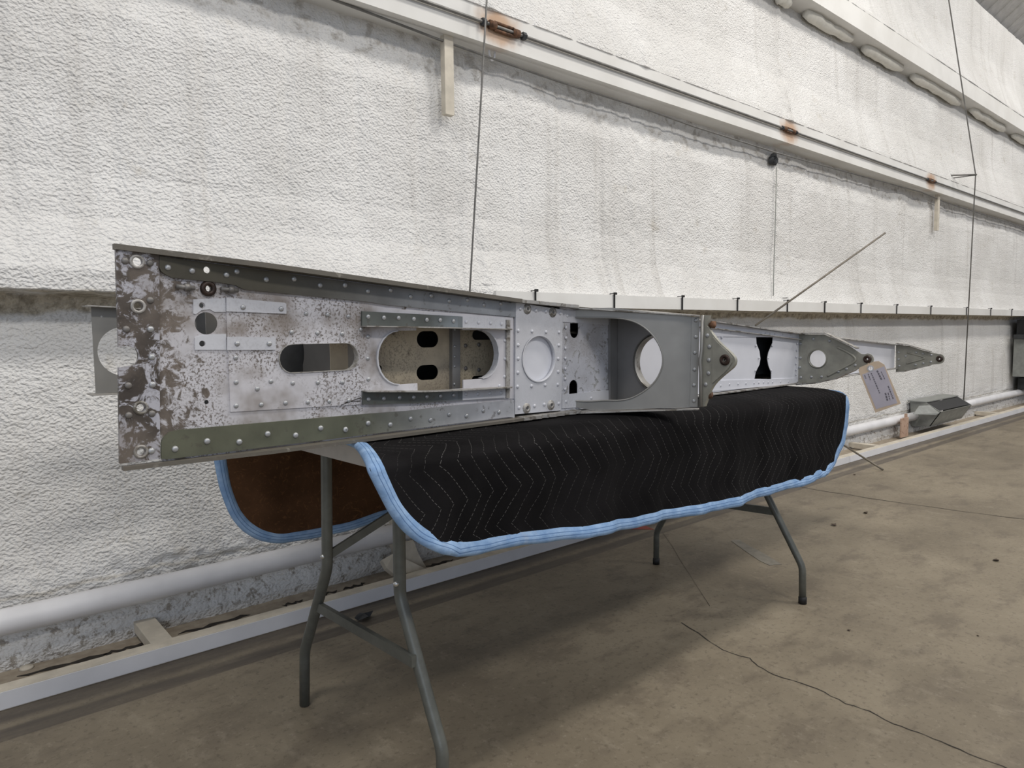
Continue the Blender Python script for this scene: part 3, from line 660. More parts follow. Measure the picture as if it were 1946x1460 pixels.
MB().tube([RB.pt(a, b, .016), RB.pt(a - .001, (b + b2) / 2 + .03, .017), RB.pt(a - .002, (b + b2) / 2, .022), RB.pt(a2, (b + b2) / 2 - .03, .017), RB.pt(a2, b2, .016)], .0045, 8).build('ridge', M['alum'], lug, True)
for c in ((1665, 325), (1640, 890)):
    a, b = RB.px(*Z3(c)[0], 0); mb = MB().tube([RB.pt(a - .018, b, 0), RB.pt(a + .008, b - .002, 0)], .006, 8); mb.tube([RB.pt(a - .002, b, 0), RB.pt(a + .006, b - .001, 0)], .010, 6); mb.build('rusty_bolt', M['rust'], lug, True)
# ---- outer spar web with hourglass slot
s13 = S1 + .003; sRib2 = SP.px(1518, 680)[0]; sRib3 = SP.px(1700, 680)[0]
hour = P4((455, 236), (580, 238), (577, 280), (548, 350), (538, 398), (548, 450), (568, 500), (568, 547), (443, 545), (452, 495), (480, 440), (487, 395), (480, 340), (458, 285))
ow = plate('outer_spar_web', SP, band(s13, sRib2, zbot, ztop), [hour], M['bright'], stab, 0, .002)
U1 = P4((100, 168), (450, 180), (750, 215), (740, 239), (150, 233), d=.003); L1 = P4((100, 560), (750, 541), (757, 580), (100, 640), d=.003)
for L in (U1, L1): plate('riveted_edge_strip', SP, L, [], M['bright'], ow, .0028, .0028)
rivets(SP, P4((205, 190), (268, 198), (333, 205), (393, 208), (453, 208), (490, 208), (522, 210), (557, 212), (592, 215), (650, 217), (708, 222), (193, 597), (258, 587), (322, 583), (380, 580), (440, 577), (475, 575), (510, 573), (545, 572), (577, 570), (637, 568), (695, 566), (203, 242), (190, 545), (455, 302), (575, 302), (478, 392), (545, 393), (452, 485), (567, 485), (760, 285), (758, 335), (755, 385), (752, 435), (752, 480), (752, 515), d=.003), ow, .0026, .0042, 'rivet_white')
MB().box(SP.pt((s13 + sRib2) / 2, .9, -.07), (sRib2 - s13, .16, .004), (SP.u, (0, 0, 1), SP.w)).build('slot_dark_sheet', M['dark'], ow)  # added dark sheet set behind the hourglass slot
fw = plate('far_spar_web', SP, band(sRib2 + .003, sRib3, zbot, ztop, 6), [], M['bright'], stab, 0, .002)
ledge('upper_flange', S1 + .05, sRib3 + .05, lambda s: ztop(s) - .001, lambda s: .022, .004, M['skin'], 20, .002)
ledge('upper_flange', S1 + .05, sRib2, lambda s: ztop(s) - .022, lambda s: .016, .003, M['skin'], 10)
ledge('lower_flange', S1 + .05, sRib3 + .05, lambda s: zbot(s) - .006, lambda s: .020, .004, M['skin'], 20, .002)
# ---- hinge ribs 2 and 3
def hinge_rib(s, zoomed, pts, hole, bush, beads, rv, parent, lbl, flange):
    fr = Frame(SP.pt(s, 0, 0), SP.w, -SP.u)
    ol = [fr.px(*p) for p in Z4(*pts)]; ol = [(max(a, -.004), b) for a, b in ol]
    bcc = fr.px(*Z4(bush)[0]); hs = [circle(bcc, .0045, 16)]
    if hole: hcx = fr.px(*Z4(hole[0])[0]); hs.append(circle(hcx, hole[1], 32))
    o = plate('hinge_rib', fr, ol, hs, M['olive'], parent, .002, .004, lbl)
    if hole: MB().lathe(fr.pt(*hcx, 0), fr.w, [(hole[1] - .002, .006), (hole[1] + .003, .002), (hole[1], -.006), (hole[1] - .003, -.006)], 32).build('opening_rim', M['olive'], o, True)
    MB().lathe(fr.pt(*bcc, .002), fr.w, [(.0045, -.006), (.0045, .006), (.011, .0065), (.014, .004), (.015, -.001)], 22).build('bushing', M['bush'], o, True)
    for bd in beads: MB().tube([fr.pt(*fr.px(*p), .002) for p in smooth_poly(Z4(*bd), 2)], .0045, 6).build('stiffening_bead', M['olive'], o, True)
    rivets(fr, [fr.px(*p) for p in Z4(*rv)], o, .002, .0058, 'rivet')
    for fl_ in flange:
        L = [fr.px(*p) for p in Z4(*fl_)]; V = []; Fc = []
        for a, b in L: V += [fr.pt(a, b, -.004), fr.pt(a, b, .026), fr.pt(a, b + .004, .026), fr.pt(a, b + .004, -.004)]
        for i in range(len(L) - 1):
            for k in range(4): Fc.append((i * 4 + k, i * 4 + (k + 1) % 4, i * 4 + 4 + (k + 1) % 4, i * 4 + 4 + k))
        Fc += [(0, 1, 2, 3), tuple(len(V) - 4 + k for k in range(4))]
        obj('rib_flange', V, Fc, M['skin'], o)
    return fr, bcc
lugc = lambda c, r, a0, a1, n=8: [(c[0] + r * math.cos(math.radians(a0 + (a1 - a0) * k / n)), c[1] + r * math.sin(math.radians(a0 + (a1 - a0) * k / n))) for k in range(n + 1)]
fr2, b2c = hinge_rib(sRib2, Z4, [(758, 218), (960, 218), (1060, 262), (1150, 305), (1235, 362)] + lugc((1282, 402), 44, -120, 75) + [(1200, 478), (1050, 545), (900, 574), (768, 582)], ((910, 397), .036), (1280, 400),
    [((1060, 312), (1150, 355), (1192, 390), (1190, 418), (1120, 455), (985, 525))], ((880, 250), (1000, 265), (785, 285), (785, 390), (780, 460), (787, 535), (865, 532), (940, 530), (1065, 492), (1125, 472), (1190, 445)), stab, 'olive grey hinge rib with a round lightening hole and lug',
    [((765, 212), (985, 212), (1150, 292), (1215, 322)), ((770, 590), (900, 580), (1050, 548), (1200, 482))])
fr3, b3c = hinge_rib(sRib3, Z4, [(1490, 292), (1590, 302), (1690, 335), (1755, 352)] + lugc((1813, 398), 36, -100, 80) + [(1750, 442), (1560, 492), (1490, 492)], None, (1813, 397),
    [((1575, 352), (1660, 372), (1712, 392), (1660, 408), (1570, 432))], ((1562, 378), (1640, 350), (1690, 360), (1752, 370), (1635, 442), (1692, 430), (1748, 420), (1510, 350), (1510, 400), (1515, 450)), stab, 'small olive grey hinge rib at the tip with a bored lug',
    [((1500, 285), (1590, 296), (1755, 346)), ((1500, 496), (1560, 492), (1750, 446))])
# ---- body behind the spar: front spar, skins, inner ribs, nose
s_in = .45; FS = -.70
fz1 = lambda s: np.interp(s, [0, 3.5], [1.073, .900]); fz0 = lambda s: np.interp(s, [0, 3.5], [.855, .805])
s_f0 = .118
FSP = Frame(SP.pt(0, 0, FS), SP.u, SP.w)
hcf = FSP.px(238, 668); 
fs = plate('front_spar', FSP, band(s_f0, 3.45, fz0, fz1), [circle(hcf, .062, 36)] + [circle((x, .95 - .01 * x), .055, 24) for x in (.62, 1.0, 1.4, 1.9)] + [circle(FSP.px(193, 602), .0025, 10)], M['alum'], stab, 0, .0025)
for f, th in ((fz1, .003), (fz0, -.003)):
    L = []
    for s in np.linspace(s_f0 - .014, 3.4, 10): L.append(s)
    V = []; Fc = []
    for s in L: V += [FSP.pt(s, f(s), -.03), FSP.pt(s, f(s), .03), FSP.pt(s, f(s) + th, .03), FSP.pt(s, f(s) + th, -.03)]
    for i in range(len(L) - 1):
        for k in range(4): Fc.append((i * 4 + k, i * 4 + (k + 1) % 4, i * 4 + 4 + (k + 1) % 4, i * 4 + 4 + k))
    Fc += [(0, 1, 2, 3), tuple(len(V) - 4 + k for k in range(4))]
    obj('spar_flange', V, Fc, M['skin'], fs)
def skin(name, top, s0, s1, offs):
    S = np.linspace(s0, s1, 14); V = []; Fc = []; n = len(offs)
    for s in S:
        for o_ in offs:
            f = o_ / FS; z = (ztop(s) * (1 - f) + fz1(s) * f + .035 * math.sin(math.pi * min(f, 1)) + .004) if top else (zbot(s) * (1 - f) + fz0(s) * f - .004 - .0 * f)
            V += [SP.pt(s, z, o_), SP.pt(s, z + (.002 if top else -.002), o_)]
    for i in range(len(S) - 1):
        for j in range(n - 1):
            for q in (0, 1): a = (i * n + j) * 2 + q; Fc.append((a, a + 2, a + 2 * n + 2, a + 2 * n))
        for j in (0, n - 1): a = (i * n + j) * 2; Fc.append((a, a + 1, a + 2 * n + 1, a + 2 * n))
    for i in (0, len(S) - 1):
        for j in range(n - 1): a = (i * n + j) * 2; Fc.append((a, a + 1, a + 3, a + 2))
    return obj(name, V, Fc, M['skin'], stab, True)
skin('upper_skin', True, s_in, 3.42, list(np.linspace(-.004, FS, 9))); skin('lower_skin', False, s_in, 3.42, list(np.linspace(-.004, FS, 9)))
V = []; Fc = []; nn = 9
for s in np.linspace(s_in + .1, 3.38, 8):
    zc = (fz0(s) + fz1(s)) / 2; hh = (fz1(s) - fz0(s)) / 2
    for k in range(nn): t = math.pi / 2 + math.pi * k / (nn - 1); V.append(SP.pt(s, zc + hh * math.sin(t), FS - .008 + .17 * math.cos(t)))
for i in range(7):
    for k in range(nn - 1): Fc.append((i * nn + k, i * nn + k + 1, (i + 1) * nn + k + 1, (i + 1) * nn + k))
for i in (0, 7): Fc.append(tuple(i * nn + k for k in range(nn)))
obj('leading_edge', V, Fc, M['skin'], stab, True)
for s in (.47, .98, 1.9, 2.44, 3.3):
    fr = Frame(SP.pt(s, 0, 0), SP.w, -SP.u); z0_, z1_ = zbot(s) + .004, ztop(s) - .004
    plate('chord_rib', fr, [(-.012, z0_ + .004), (-.012, z1_), (FS + .012, fz1(s) - .004), (FS + .012, fz0(s) + .004)], [circle((-.35, (z0_ + z1_) / 2 + .01), .06, 24)], M['alum_dark'], stab, 0, .002)
# inner beige plate seen through the openings
DI = -.085
def PI2(*p): return SP.pxs(Z2(*p), DI)
si0 = SP.px(628, 680, DI)[0]; si1 = SP.px(985, 680, DI)[0]
ih = [stadium(*(lambda a, c: (a[0], c[0], a[1], c[1]))(*PI2((645, 597), (816, 462)))), stadium(*(lambda a, c: (a[0], c[0], a[1], c[1]))(*PI2((643, 861), (814, 731)))),
      stadium(*(lambda a, c: (a[0], c[0], a[1], c[1]))(*PI2((1090, 535), (1300, 455)))), stadium(*(lambda a, c: (a[0], c[0], a[1], c[1]))(*PI2((1088, 872), (1300, 812)))), stadium(*(lambda a, c: (a[0], c[0], a[1], c[1]))(*PI2((250, 795), (362, 735))))]
inn = plate('inner_web', SP, band(si0, si1, lambda s: zbot(s) + .02, lambda s: ztop(s) - .02, 4), ih, M['beige'], stab, DI, .002)
L = PI2((905, 405), (968, 405), (968, 950), (905, 950)); plate('stiffener', SP, L, [], M['alum_dark'], inn, DI + .012, .012)
rivets(SP, PI2((1035, 580), (1142, 572), (1248, 562), (1036, 763), (1142, 775), (1248, 790)), inn, DI, .0055, 'rivet_dark')
rivets(SP, PI2((925, 450), (925, 585), (924, 668), (923, 745), (921, 888)), inn, DI + .012, .0036, 'rivet')
plate('inner_web', SP, [(s, z) for s, z in ((SP.px(391, 613, -.05)[0], .86), (SP.px(430, 613, -.05)[0], .86), (SP.px(430, 613, -.05)[0], 1.07), (SP.px(391, 613, -.05)[0], 1.07))], [], M['alum'], stab, -.05, .002)
MB().box(SP.pt(.62, .945, -.30), (.78, .24, .004), (SP.u, (0, 0, 1), SP.w)).build('interior_shade_panel', M['dark'], stab)  # added dark panel that stands in for the shade inside the openings
# pencilled strokes near the lower channel
for a, b in (((1580, 1048), (1700, 1002)), ((1605, 1030), (1700, 1022))):
    p, q = P1(a, b, d=.0024); MB().tube([SP.pt(*p, .0024), SP.pt(*q, .0024)], .0008, 5).build('pencil_stroke', M['crack'], sheet)

# ------------------------------------------------------------------ folding table
TB = Frame(B0, E1, -NN)
tu0, tu1 = .485, 2.33; tf, tb_ = -.165, .53      # along / across (v measured into the wall)
def tp(u, v, z): return B0 + E1 * u + NN * v + np.array([0, 0, z])
TZ = .752
table = thing('folding_table', 'long grey folding table with bent tubular steel legs under the blanket', 'table', tuple(tp(1.4, .18, 0)))
def rrect(u0, u1, v0, v1, r, n=5):
    L = []
    for cu_, cv_, a0 in ((u1 - r, v1 - r, 0), (u0 + r, v1 - r, 90), (u0 + r, v0 + r, 180), (u1 - r, v0 + r, 270)):
        for k in range(n + 1): t = math.radians(a0 + 90 * k / n); L.append((cu_ + r * math.cos(t), cv_ + r * math.sin(t)))
    return L
TL = rrect(tu0, tu1, tf, tb_, .03)
MB().prism([tp(u, v, TZ) for u, v in TL], (0, 0, -.016)).build('tabletop', M['top'], table)
mb = MB(); 
for (a, b, c, d) in ((tu0 + .004, tu0 + .02, tf + .02, tb_ - .02), (tu1 - .02, tu1 - .004, tf + .02, tb_ - .02), (tu0 + .02, tu1 - .02, tf + .004, tf + .02), (tu0 + .02, tu1 - .02, tb_ - .02, tb_ - .004)):
    mb.prism([tp(a, c, TZ - .016), tp(b, c, TZ - .016), tp(b, d, TZ - .016), tp(a, d, TZ - .016)], (0, 0, -.030))
mb.build('rim', M['top'], table)
nl, nr, fl_f, fr_f = at_z(579, 1341, 0), at_z(842, 1544, 0), at_z(1247, 1072, 0), at_z(1525, 1147, 0)
def legset(foot, px, name, rr=.0138, cap=True, ztop_=TZ - .018):
    P = [at_plane(x, y, foot, E1) for x, y in px]
    P = [foot + np.array([0, 0, .004])] + P
    top = P[-1].copy(); d = P[-1] - P[-2]
    if top[2] < ztop_: P.append(P[-1] + d * (ztop_ - P[-1][2]) / max(d[2], .05) if d[2] > .2 * np.linalg.norm(d) else np.array([top[0], top[1], ztop_]))
    P[-1][2] = min(P[-1][2], ztop_)
    P2_ = fillet(P, .020)
    o = MB().tube(P2_, rr, 14).build('leg', M['steel'], table, True)
    if cap: MB().lathe(foot, (0, 0, 1), [(.0001, .0), (rr + .002, .0), (rr + .002, .024), (rr - .001, .026)], 16).build('foot_cap', M['black'], o, True)
    return P
LN = legset(nl, [(579, 1238), (622, 1080), (620, 867)], 'leg', cap=False)
LR = legset(nr, [(841, 1428), (760, 1132), (758, 985)], 'leg')
LF = legset(fl_f, [(1247.5, 1012), (1272, 965)], 'leg', .0125)
LG = legset(fr_f, [(1525, 1078), (1457, 940), (1452, 929)], 'leg', .0125)
def bar(a, b, w, t, name, mat, ax=(0, 0, 1)):
    a, b = np.array(a), np.array(b); d = b - a; L = np.linalg.norm(d); d /= L; s = np.cross(d, ax); s /= np.linalg.norm(s); u = np.cross(s, d)
    return MB().box((a + b) / 2, (L, t, w), (d, s, u)).build(name, mat, table)
pa = at_plane(600, 1150, nl, E1); pb = at_plane(787, 1258, nl, E1)
bar(pa, pb, .024, .012, 'cross_bar', M['steel'])
pa2 = at_plane(1366, 957, fr_f, E1); pb2 = at_plane(1469, 972, fr_f, E1)
bar(pa2 + (pa2 - pb2) * .9, pb2, .028, .010, 'cross_bar', M['steel'])
# folding braces from the near legs to a hinge below the top
pv = at_plane(622, 1056, nl, E1) + E1 * .004
vm = .18
hinge = tp(1.02, vm, TZ - .06)
b1 = bar(pv, hinge, .020, .010, 'brace', M['steel'])
pv2 = at_plane(763, 1107, nr, E1);
bar(hinge, tp(1.25, vm, TZ - .02), .02, .01, 'brace', M['steel'])
hf = tp(1.85, vm, TZ - .06); bar(tp(2.10, -.02, .45), hf, .02, .01, 'brace', M['steel']); bar(tp(2.10, .45, .45), hf, .02, .01, 'brace', M['steel'])
for P in (pv - E1 * .016, pv2 - E1 * .014):
    MB().lathe(P, -E1 * .7 - NN * .7, [(.0062, -.002), (.0062, .002), (.004, .0045), (.0001, .005)], 12).build('leg_rivet', M['zinc'], table, True)

# ------------------------------------------------------------------ moving blanket draped over the table
blanket = thing('moving_blanket', 'black quilted moving blanket with blue binding and brown lining draped over the table', 'blanket', tuple(tp(1.3, -.2, .45)))
VF, VB = tf - .042, tb_ + .042; BZ = .770
FRT = Frame(B0 + NN * VF, E1, -NN); BCK = Frame(B0 + NN * VB, E1, -NN)
def coons(Lf, Rt, Bt, Tp, nu, nv):
    Lf, Rt, Bt, Tp = resample(Lf, nv), resample(Rt, nv), resample(Bt, nu), resample(Tp, nu)   # Lf/Rt from bottom to top, Bt/Tp from left to right
    u = np.linspace(0, 1, nu)[None, :, None]; v = np.linspace(0, 1, nv)[:, None, None]
    return (1 - v) * Bt[None] + v * Tp[None] + (1 - u) * Lf[:, None] + u * Rt[:, None] - ((1 - u) * (1 - v) * Bt[0] + u * (1 - v) * Bt[-1] + (1 - u) * v * Tp[0] + u * v * Tp[-1])
NU, NV = 150, 34
zc = BZ - .02
def P_(L, fr): return [fr.px(x, y) for x, y in L]
Lp = P_([(862, 1054), (826, 1045), (795, 1031), (766, 1009), (738, 973), (715, 926), (697, 885)], FRT); Lp.append((Lp[-1][0] + .006, zc))
Bp = P_([(862, 1054), (905, 1053), (940, 1044), (975, 1032), (1020, 1028), (1100, 1016), (1200, 1000), (1300, 978), (1400, 956), (1500, 925), (1560, 903)], FRT)
Rp = P_([(1560, 903), (1590, 880), (1606, 845), (1611, 800)], FRT); Rp.append((Rp[-1][0] + .0, zc))
front = coons(Lp, Rp, Bp, [Lp[-1], Rp[-1]], NU, NV)
Lb = P_([(530, 1033), (492, 1026), (462, 1009), (440, 982), (420, 930), (408, 870)], BCK); Lb.append((Lb[-1][0] - .004, zc))
Bb = P_([(530, 1033), (600, 1025), (665, 1008), (735, 984)], BCK) + [(1.3, .40), (1.9, .41), (2.25, .42)]
Rb = [(2.25, .42), (2.38, .45), (2.44, .55), (2.44, zc)]
back = coons(Lb, Rb, Bb, [Lb[-1], Rb[-1]], NU, NV)
rows = []      # world points, from the front hem over the table to the back hem
for j in range(NV):
    tt = 1 - j / (NV - 1)
    u, z = front[j, :, 0], front[j, :, 1]
    wob = tt * (.010 * np.sin(u * 11 + 1) + .006 * np.sin(u * 29 + 2.2 + tt) + .004 * np.sin(u * 63)) - .012 * tt + .02 * np.exp(-((u - 2.4) / .12) ** 2) * tt
    rows.append([tp(a, VF + w_, b) for a, b, w_ in zip(u, z, wob)])
tv = np.r_[VF + .004, VF + .014, np.linspace(VF + .04, VB - .04, 22), VB - .014, VB - .004]
tz = np.r_[BZ - .009, BZ - .002, np.full(22, BZ), BZ - .002, BZ - .009]
for v, z in zip(tv, tz):
    f = (v - VF) / (VB - VF); f2 = min(1, f * 5)
    ul = np.interp(f, [0, .27, .4, .9, 1], [front[-1, 0, 0], (at_z(672, 843, BZ) - B0) @ E1, tu0 - .04, tu0 - .05, back[-1, 0, 0]]); ur = front[-1, -1, 0] * (1 - f) + back[-1, -1, 0] * f
    u = np.linspace(ul, ur, NU)
    over = np.clip((u - tu1) / .1, 0, 1) * .02
    rows.append([tp(a, v, z - o_ + .0015 * math.sin(a * 19 + v * 30)) for a, o_ in zip(u, over)])
for j in range(NV):
    jj = NV - 1 - j; tt = j / (NV - 1); u, z = back[jj, :, 0], back[jj, :, 1]
    wob = tt * (.010 * np.sin(u * 9 + 2) + .006 * np.sin(u * 23))
    rows.append([tp(a, VB + w_ + .006 * tt, b) for a, b, w_ in zip(u, z, wob)])
G = np.array(rows); nr_, nc_ = G.shape[:2]
for _ in range(8):                                   # soften the folds over both table edges
    for lo_r, hi_r in ((NV - 9, NV + 7), (nr_ - NV - 7, nr_ - NV + 9)):
        G[lo_r + 1:hi_r] = .25 * G[lo_r:hi_r - 1] + .5 * G[lo_r + 1:hi_r] + .25 * G[lo_r + 2:hi_r + 1]
du = np.gradient(G, axis=1); dv = np.gradient(G, axis=0); N = np.cross(du, dv); N /= np.linalg.norm(N, axis=2, keepdims=True) + 1e-12
if N[nr_ // 2, nc_ // 2, 2] < 0: N = -N
arc = np.r_[np.zeros((1, nc_)), np.cumsum(np.linalg.norm(np.diff(G, axis=0), axis=2), axis=0)]
uco = np.broadcast_to(np.einsum('ijk,k->ij', G - B0, E1), (nr_, nc_))
def sheet_obj(name, P, mat, uvs, parent):
    n0, n1 = P.shape[:2]; ii = np.arange(n0 * n1).reshape(n0, n1); q = np.stack([ii[:-1, :-1], ii[:-1, 1:], ii[1:, 1:], ii[1:, :-1]], -1).reshape(-1, 4)
    me = bpy.data.meshes.new(name); me.from_pydata([tuple(p) for p in (P.reshape(-1, 3) - np.array(origin_of(parent)))], [], [tuple(int(k) for k in f) for f in q])
    lay = me.uv_layers.new(name='UVMap'); vi = np.empty(len(me.loops), np.int32); me.loops.foreach_get('vertex_index', vi)
    lay.data.foreach_set('uv', uvs.reshape(-1, 2)[vi].astype(np.float32).ravel())
    for p in me.polygons: p.use_smooth = True
    me.materials.append(mat); o = bpy.data.objects.new(name, me); COL.objects.link(o); o.parent = parent; return o
UV = np.stack([uco, arc], -1)
sheet_obj('quilted_cover', G + N * .003, M['quilt'], UV, blanket)['label'] = 'black quilted cover with wavy stitching'
sheet_obj('lining', G - N * .003, M['lining'], UV, blanket)['label'] = 'brown matted lining'
# binding tape round all four edges
ring = [(0, j) for j in range(nc_)] + [(i, nc_ - 1) for i in range(1, nr_)] + [(nr_ - 1, j) for j in range(nc_ - 2, -1, -1)] + [(i, 0) for i in range(nr_ - 2, 0, -1)]
E_ = np.array([G[i, j] for i, j in ring]); En = np.array([N[i, j] for i, j in ring])
for _ in range(4): E_ = .25 * np.roll(E_, 1, 0) + .5 * E_ + .25 * np.roll(E_, -1, 0)
Tn = np.roll(E_, -2, 0) - np.roll(E_, 2, 0); Tn /= np.linalg.norm(Tn, axis=1, keepdims=True) + 1e-12
inw = np.cross(En, Tn); cen = np.array([G[np.clip(i, 6, nr_ - 7), np.clip(j, 6, nc_ - 7)] for i, j in ring]); sg = np.sign(np.sum(inw * (cen - E_), 1, keepdims=True)); inw = inw * np.where(sg == 0, 1, sg)
for _ in range(6): inw = np.roll(inw, 1, 0) + inw + np.roll(inw, -1, 0); inw /= np.linalg.norm(inw, axis=1, keepdims=True) + 1e-12
K = len(ring); wv = .025 + .001 * np.sin(np.arange(K) * .35)[:, None]; pk = (.0006 * np.sin(np.arange(K) * 1.1) + .0004 * np.sin(np.arange(K) * 2.3))[:, None]
secs = [E_ + inw * wv + En * .0045, E_ + inw * wv * .6 + En * (.0075 + pk), E_ + inw * wv * .15 + En * (.0085 + pk), E_ - inw * .003 + En * .003, E_ - inw * .003 - En * .003, E_ + inw * wv * .15 - En * .0085, E_ + inw * wv * .6 - En * .0075, E_ + inw * wv - En * .0045]
Pb = np.stack(secs + [secs[0]], 0); Pb = np.concatenate([Pb, Pb[:, :1]], 1)
ln = np.r_[0, np.cumsum(np.linalg.norm(np.diff(np.r_[E_, E_[:1]], axis=0), axis=1))]
vv = np.array([1, .6, .15, 0, 0, .15, .6, 1, 1])
sheet_obj('binding', Pb, M['binding'], np.stack([np.broadcast_to(ln[None], Pb.shape[:2]), np.broadcast_to(vv[:, None], Pb.shape[:2])], -1), blanket)['label'] = 'pale blue stitched binding tape'

# ------------------------------------------------------------------ paper tag on the second hinge lug
FT = Frame(SP.pt(sRib2 - .035, 0, 0), SP.w, -SP.u)
kz = lambda *p: [(1600 + a * 160 / 1374, 630 + b * 160 / 1374) for a, b in p]
tg = thing('paper_tag', 'manila card tag with a lilac printed label hanging from a hinge lug', 'tag', tuple(FT.pt(*FT.px(*kz((615, 910))[0]))))
hole = FT.px(*kz((468, 605))[0])
plate('card', FT, FT.pxs(kz((270, 640), (285, 590), (520, 492), (600, 485), (690, 540), (962, 1180), (545, 1328))), [circle(hole, .0075, 14)], M['manila'], tg, 0, .0009)
lb = plate('printed_label', FT, FT.pxs(kz((330, 705), (690, 568), (905, 1170), (560, 1268))), [], M['label'], tg, .0006, .0006)
MB().lathe(FT.pt(*hole, 0), FT.w, [(.0075, -.001), (.0075, .0015), (.0115, .0015), (.0115, -.001)], 16).build('eyelet', M['rivet_white'], tg)
def textline(a, b, w): 
    (x0, y0), (x1, y1) = FT.pxs(kz(a, b)); d = np.array([x1 - x0, y1 - y0]); L = np.linalg.norm(d); d /= L; q = np.array([-d[1], d[0]]); mb = MB(); t = 0
    while t < L:
        e = min(L, t + random.uniform(.004, .009)); c = [np.array([x0, y0]) + d * t - q * w, np.array([x0, y0]) + d * e - q * w, np.array([x0, y0]) + d * e + q * w, np.array([x0, y0]) + d * t + q * w]
        mb.prism([FT.pt(*p, .0011) for p in c], -FT.w * .0004); t = e + .0022
    mb.build('print_line', M['ink'], lb)
for a, b, w in (((575, 640), (650, 790), .0028), ((480, 680), (620, 1010), .0018), ((430, 695), (470, 800), .0016), ((370, 710), (395, 770), .0014), ((755, 890), (840, 1105), .0020), ((710, 1005), (745, 1130), .0026), ((755, 1000), (785, 1120), .0016), ((640, 655), (700, 780), .0012)): textline(a, b, w)
a = fr2.pt(*b2c, .004); hp = FT.pt(*hole, .0)
MB().tube(smooth_poly([a, a + np.array([.0, -.004, -.02]), hp + np.array([0, 0, .01]), hp, hp - np.array([0, 0, .004])], 2), .0011, 6).build('string', M['manila'], tg, True)

# ------------------------------------------------------------------ rods
def rod(name, A, B_, r, label):
    o = MB().tube([A, (A + B_) / 2, B_], r, 8).build(name, M['rod'], smooth=True, base=tuple(A)); return tag(o, label, 'rod')
A = at_plane(1436, 613, SP.pt(0, 0, -.22), SP.w); fwd = F_ / np.linalg.norm(F_)
rod('thin_rod', A - np.array([.0, .0, .012]), at_plane(1682, 443, A + R_ * .0, (0.35 * F_ + .65 * NN)), .0045, 'thin metal rod sticking up from the top of the tail plane')
lo2 = at_z(1678, 893, .006); hi2 = at_y(1590, 838, 2.37)
rod('thin_rod', lo2, hi2, .007, 'thin rod leaning on the low curb with its tip on the floor')

# ------------------------------------------------------------------ cables, wires and fittings on the wall
YC_ = 2.438
zc_ = at_y(1484, 242, YC_)[2]
def turnbuckle(P, par, big):
    k = 1.0 if big else .8
    ex = np.array([1., 0, 0]); body = thing_part = None
    mb = MB()
    for s in (-1, 1): mb.tube([P + ex * -.055 * k + np.array([0, 0, .016 * k * s]), P + ex * .055 * k + np.array([0, 0, .016 * k * s])], .0065 * k, 8)
    for s in (-1, 1): mb.tube([P + ex * s * .055 * k - ex * s * .004, P + ex * s * .085 * k], .0185 * k, 10)
    o = mb.build('turnbuckle', M['rust'], par, True)
    for s in (-1, 1): MB().tube([P + ex * s * .105 * k, P + ex * s * .125 * k], .017 * k, 6).build('nut', M['dark'], o)
cab = thing('tension_cable', 'straight steel tension cable with rusty turnbuckles along the upper girt', 'cable', (X0, YC_, zc_))
MB().tube([(X0 + (X1 - X0) * k / 30, YC_, zc_) for k in range(31)], .0075, 8).build('cable', M['wire'], cab, True)
for i, (x, y) in enumerate(((958, 50), (1500, 248), (1770, 342))):
    P = at_y(x, y, YC_); P[2] = zc_; turnbuckle(P, cab, i == 0)
def wire(name, P, r, label, cat='wire', mat='wire'):
    P = [np.array(p, float) for p in P]; return tag(MB().tube(P, r, 7).build(name, M[mat], smooth=True, base=tuple(P[-1])), label, cat)
wire('hanging_wire', [at_y(938, -230, 2.38), at_y(925, 0, 2.38), at_y(893, 548, 2.42), at_y(890, 600, 2.455)], .0042, 'taut vertical wire hanging in front of the upper girt')
Pk = at_y(1854, 332, 2.30); bx_top = at_y(1831, 768, 2.36)
wire('hanging_wire', [at_y(1780, -150, 2.33), at_y(1803, 0, 2.32), Pk, bx_top], .0055, 'long wire bent over a wall arm and running down to the grey metal cover')
mb = MB(); wa = np.array([Pk[0] + .02, 2.55, Pk[2]]); wa = at_y(1783, 334, 2.545)
mb.tube([wa, Pk + np.array([0, -.01, 0])], .007, 7); mb.tube([wa + np.array([.06, 0, -.03]), Pk + np.array([.0, -.01, -.004])], .005, 7)
tag(mb.build('wall_bracket', M['wire'], smooth=True, base=tuple(wa)), 'thin steel arm holding the bent wire away from the wall', 'bracket')
wp = [(600, -14), (640, 4), (700, 25), (780, 53), (830, 72), (920, 106), (1060, 156), (1235, 211), (1320, 240), (1480, 291), (1640, 336), (1750, 366), (1800, 386), (1946, 432), (2100, 480)]
wire('power_wire', [at_y(x, y, 2.495) + np.array([0, 0, .004 * math.sin(i * 1.3)]) for i, (x, y) in enumerate(wp)], .005, 'thin dark wire clipped below the upper girt')
P = at_y(935, 99, 2.50); mb = MB()
mb.tube([P + np.array([.016 * math.cos(t), 0, .034 * math.sin(t)]) for t in np.linspace(0, 2 * math.pi, 17)], .0055, 7); mb.tube([P + np.array([.0, .0, .03]), P + np.array([.02, .02, .05]), P + np.array([.02, .07, .045])], .007, 7)
tag(mb.build('eye_hook', M['whitesteel'], smooth=True, base=tuple(P)), 'white painted eye hook below the upper girt', 'hook')
# short hanger strips below the upper girt
for (x, y0, y1, w, lab) in ((850, 49, 219, .046, 'short cream strip hanging from the girt beside the vertical wire'), (1779, 362, 438, .046, 'short cream strip hanging from the girt beside the wall arm')):
    A = at_y(x, y1, 2.50); xx = A[0] + .004
    mb = MB().box((xx, 2.50, (A[2] + 2.243) / 2), (w, .03, 2.243 - A[2])); tag(mb.build('hanger_strip', M['cream'], base=(xx, 2.50, A[2])), lab, 'strip')
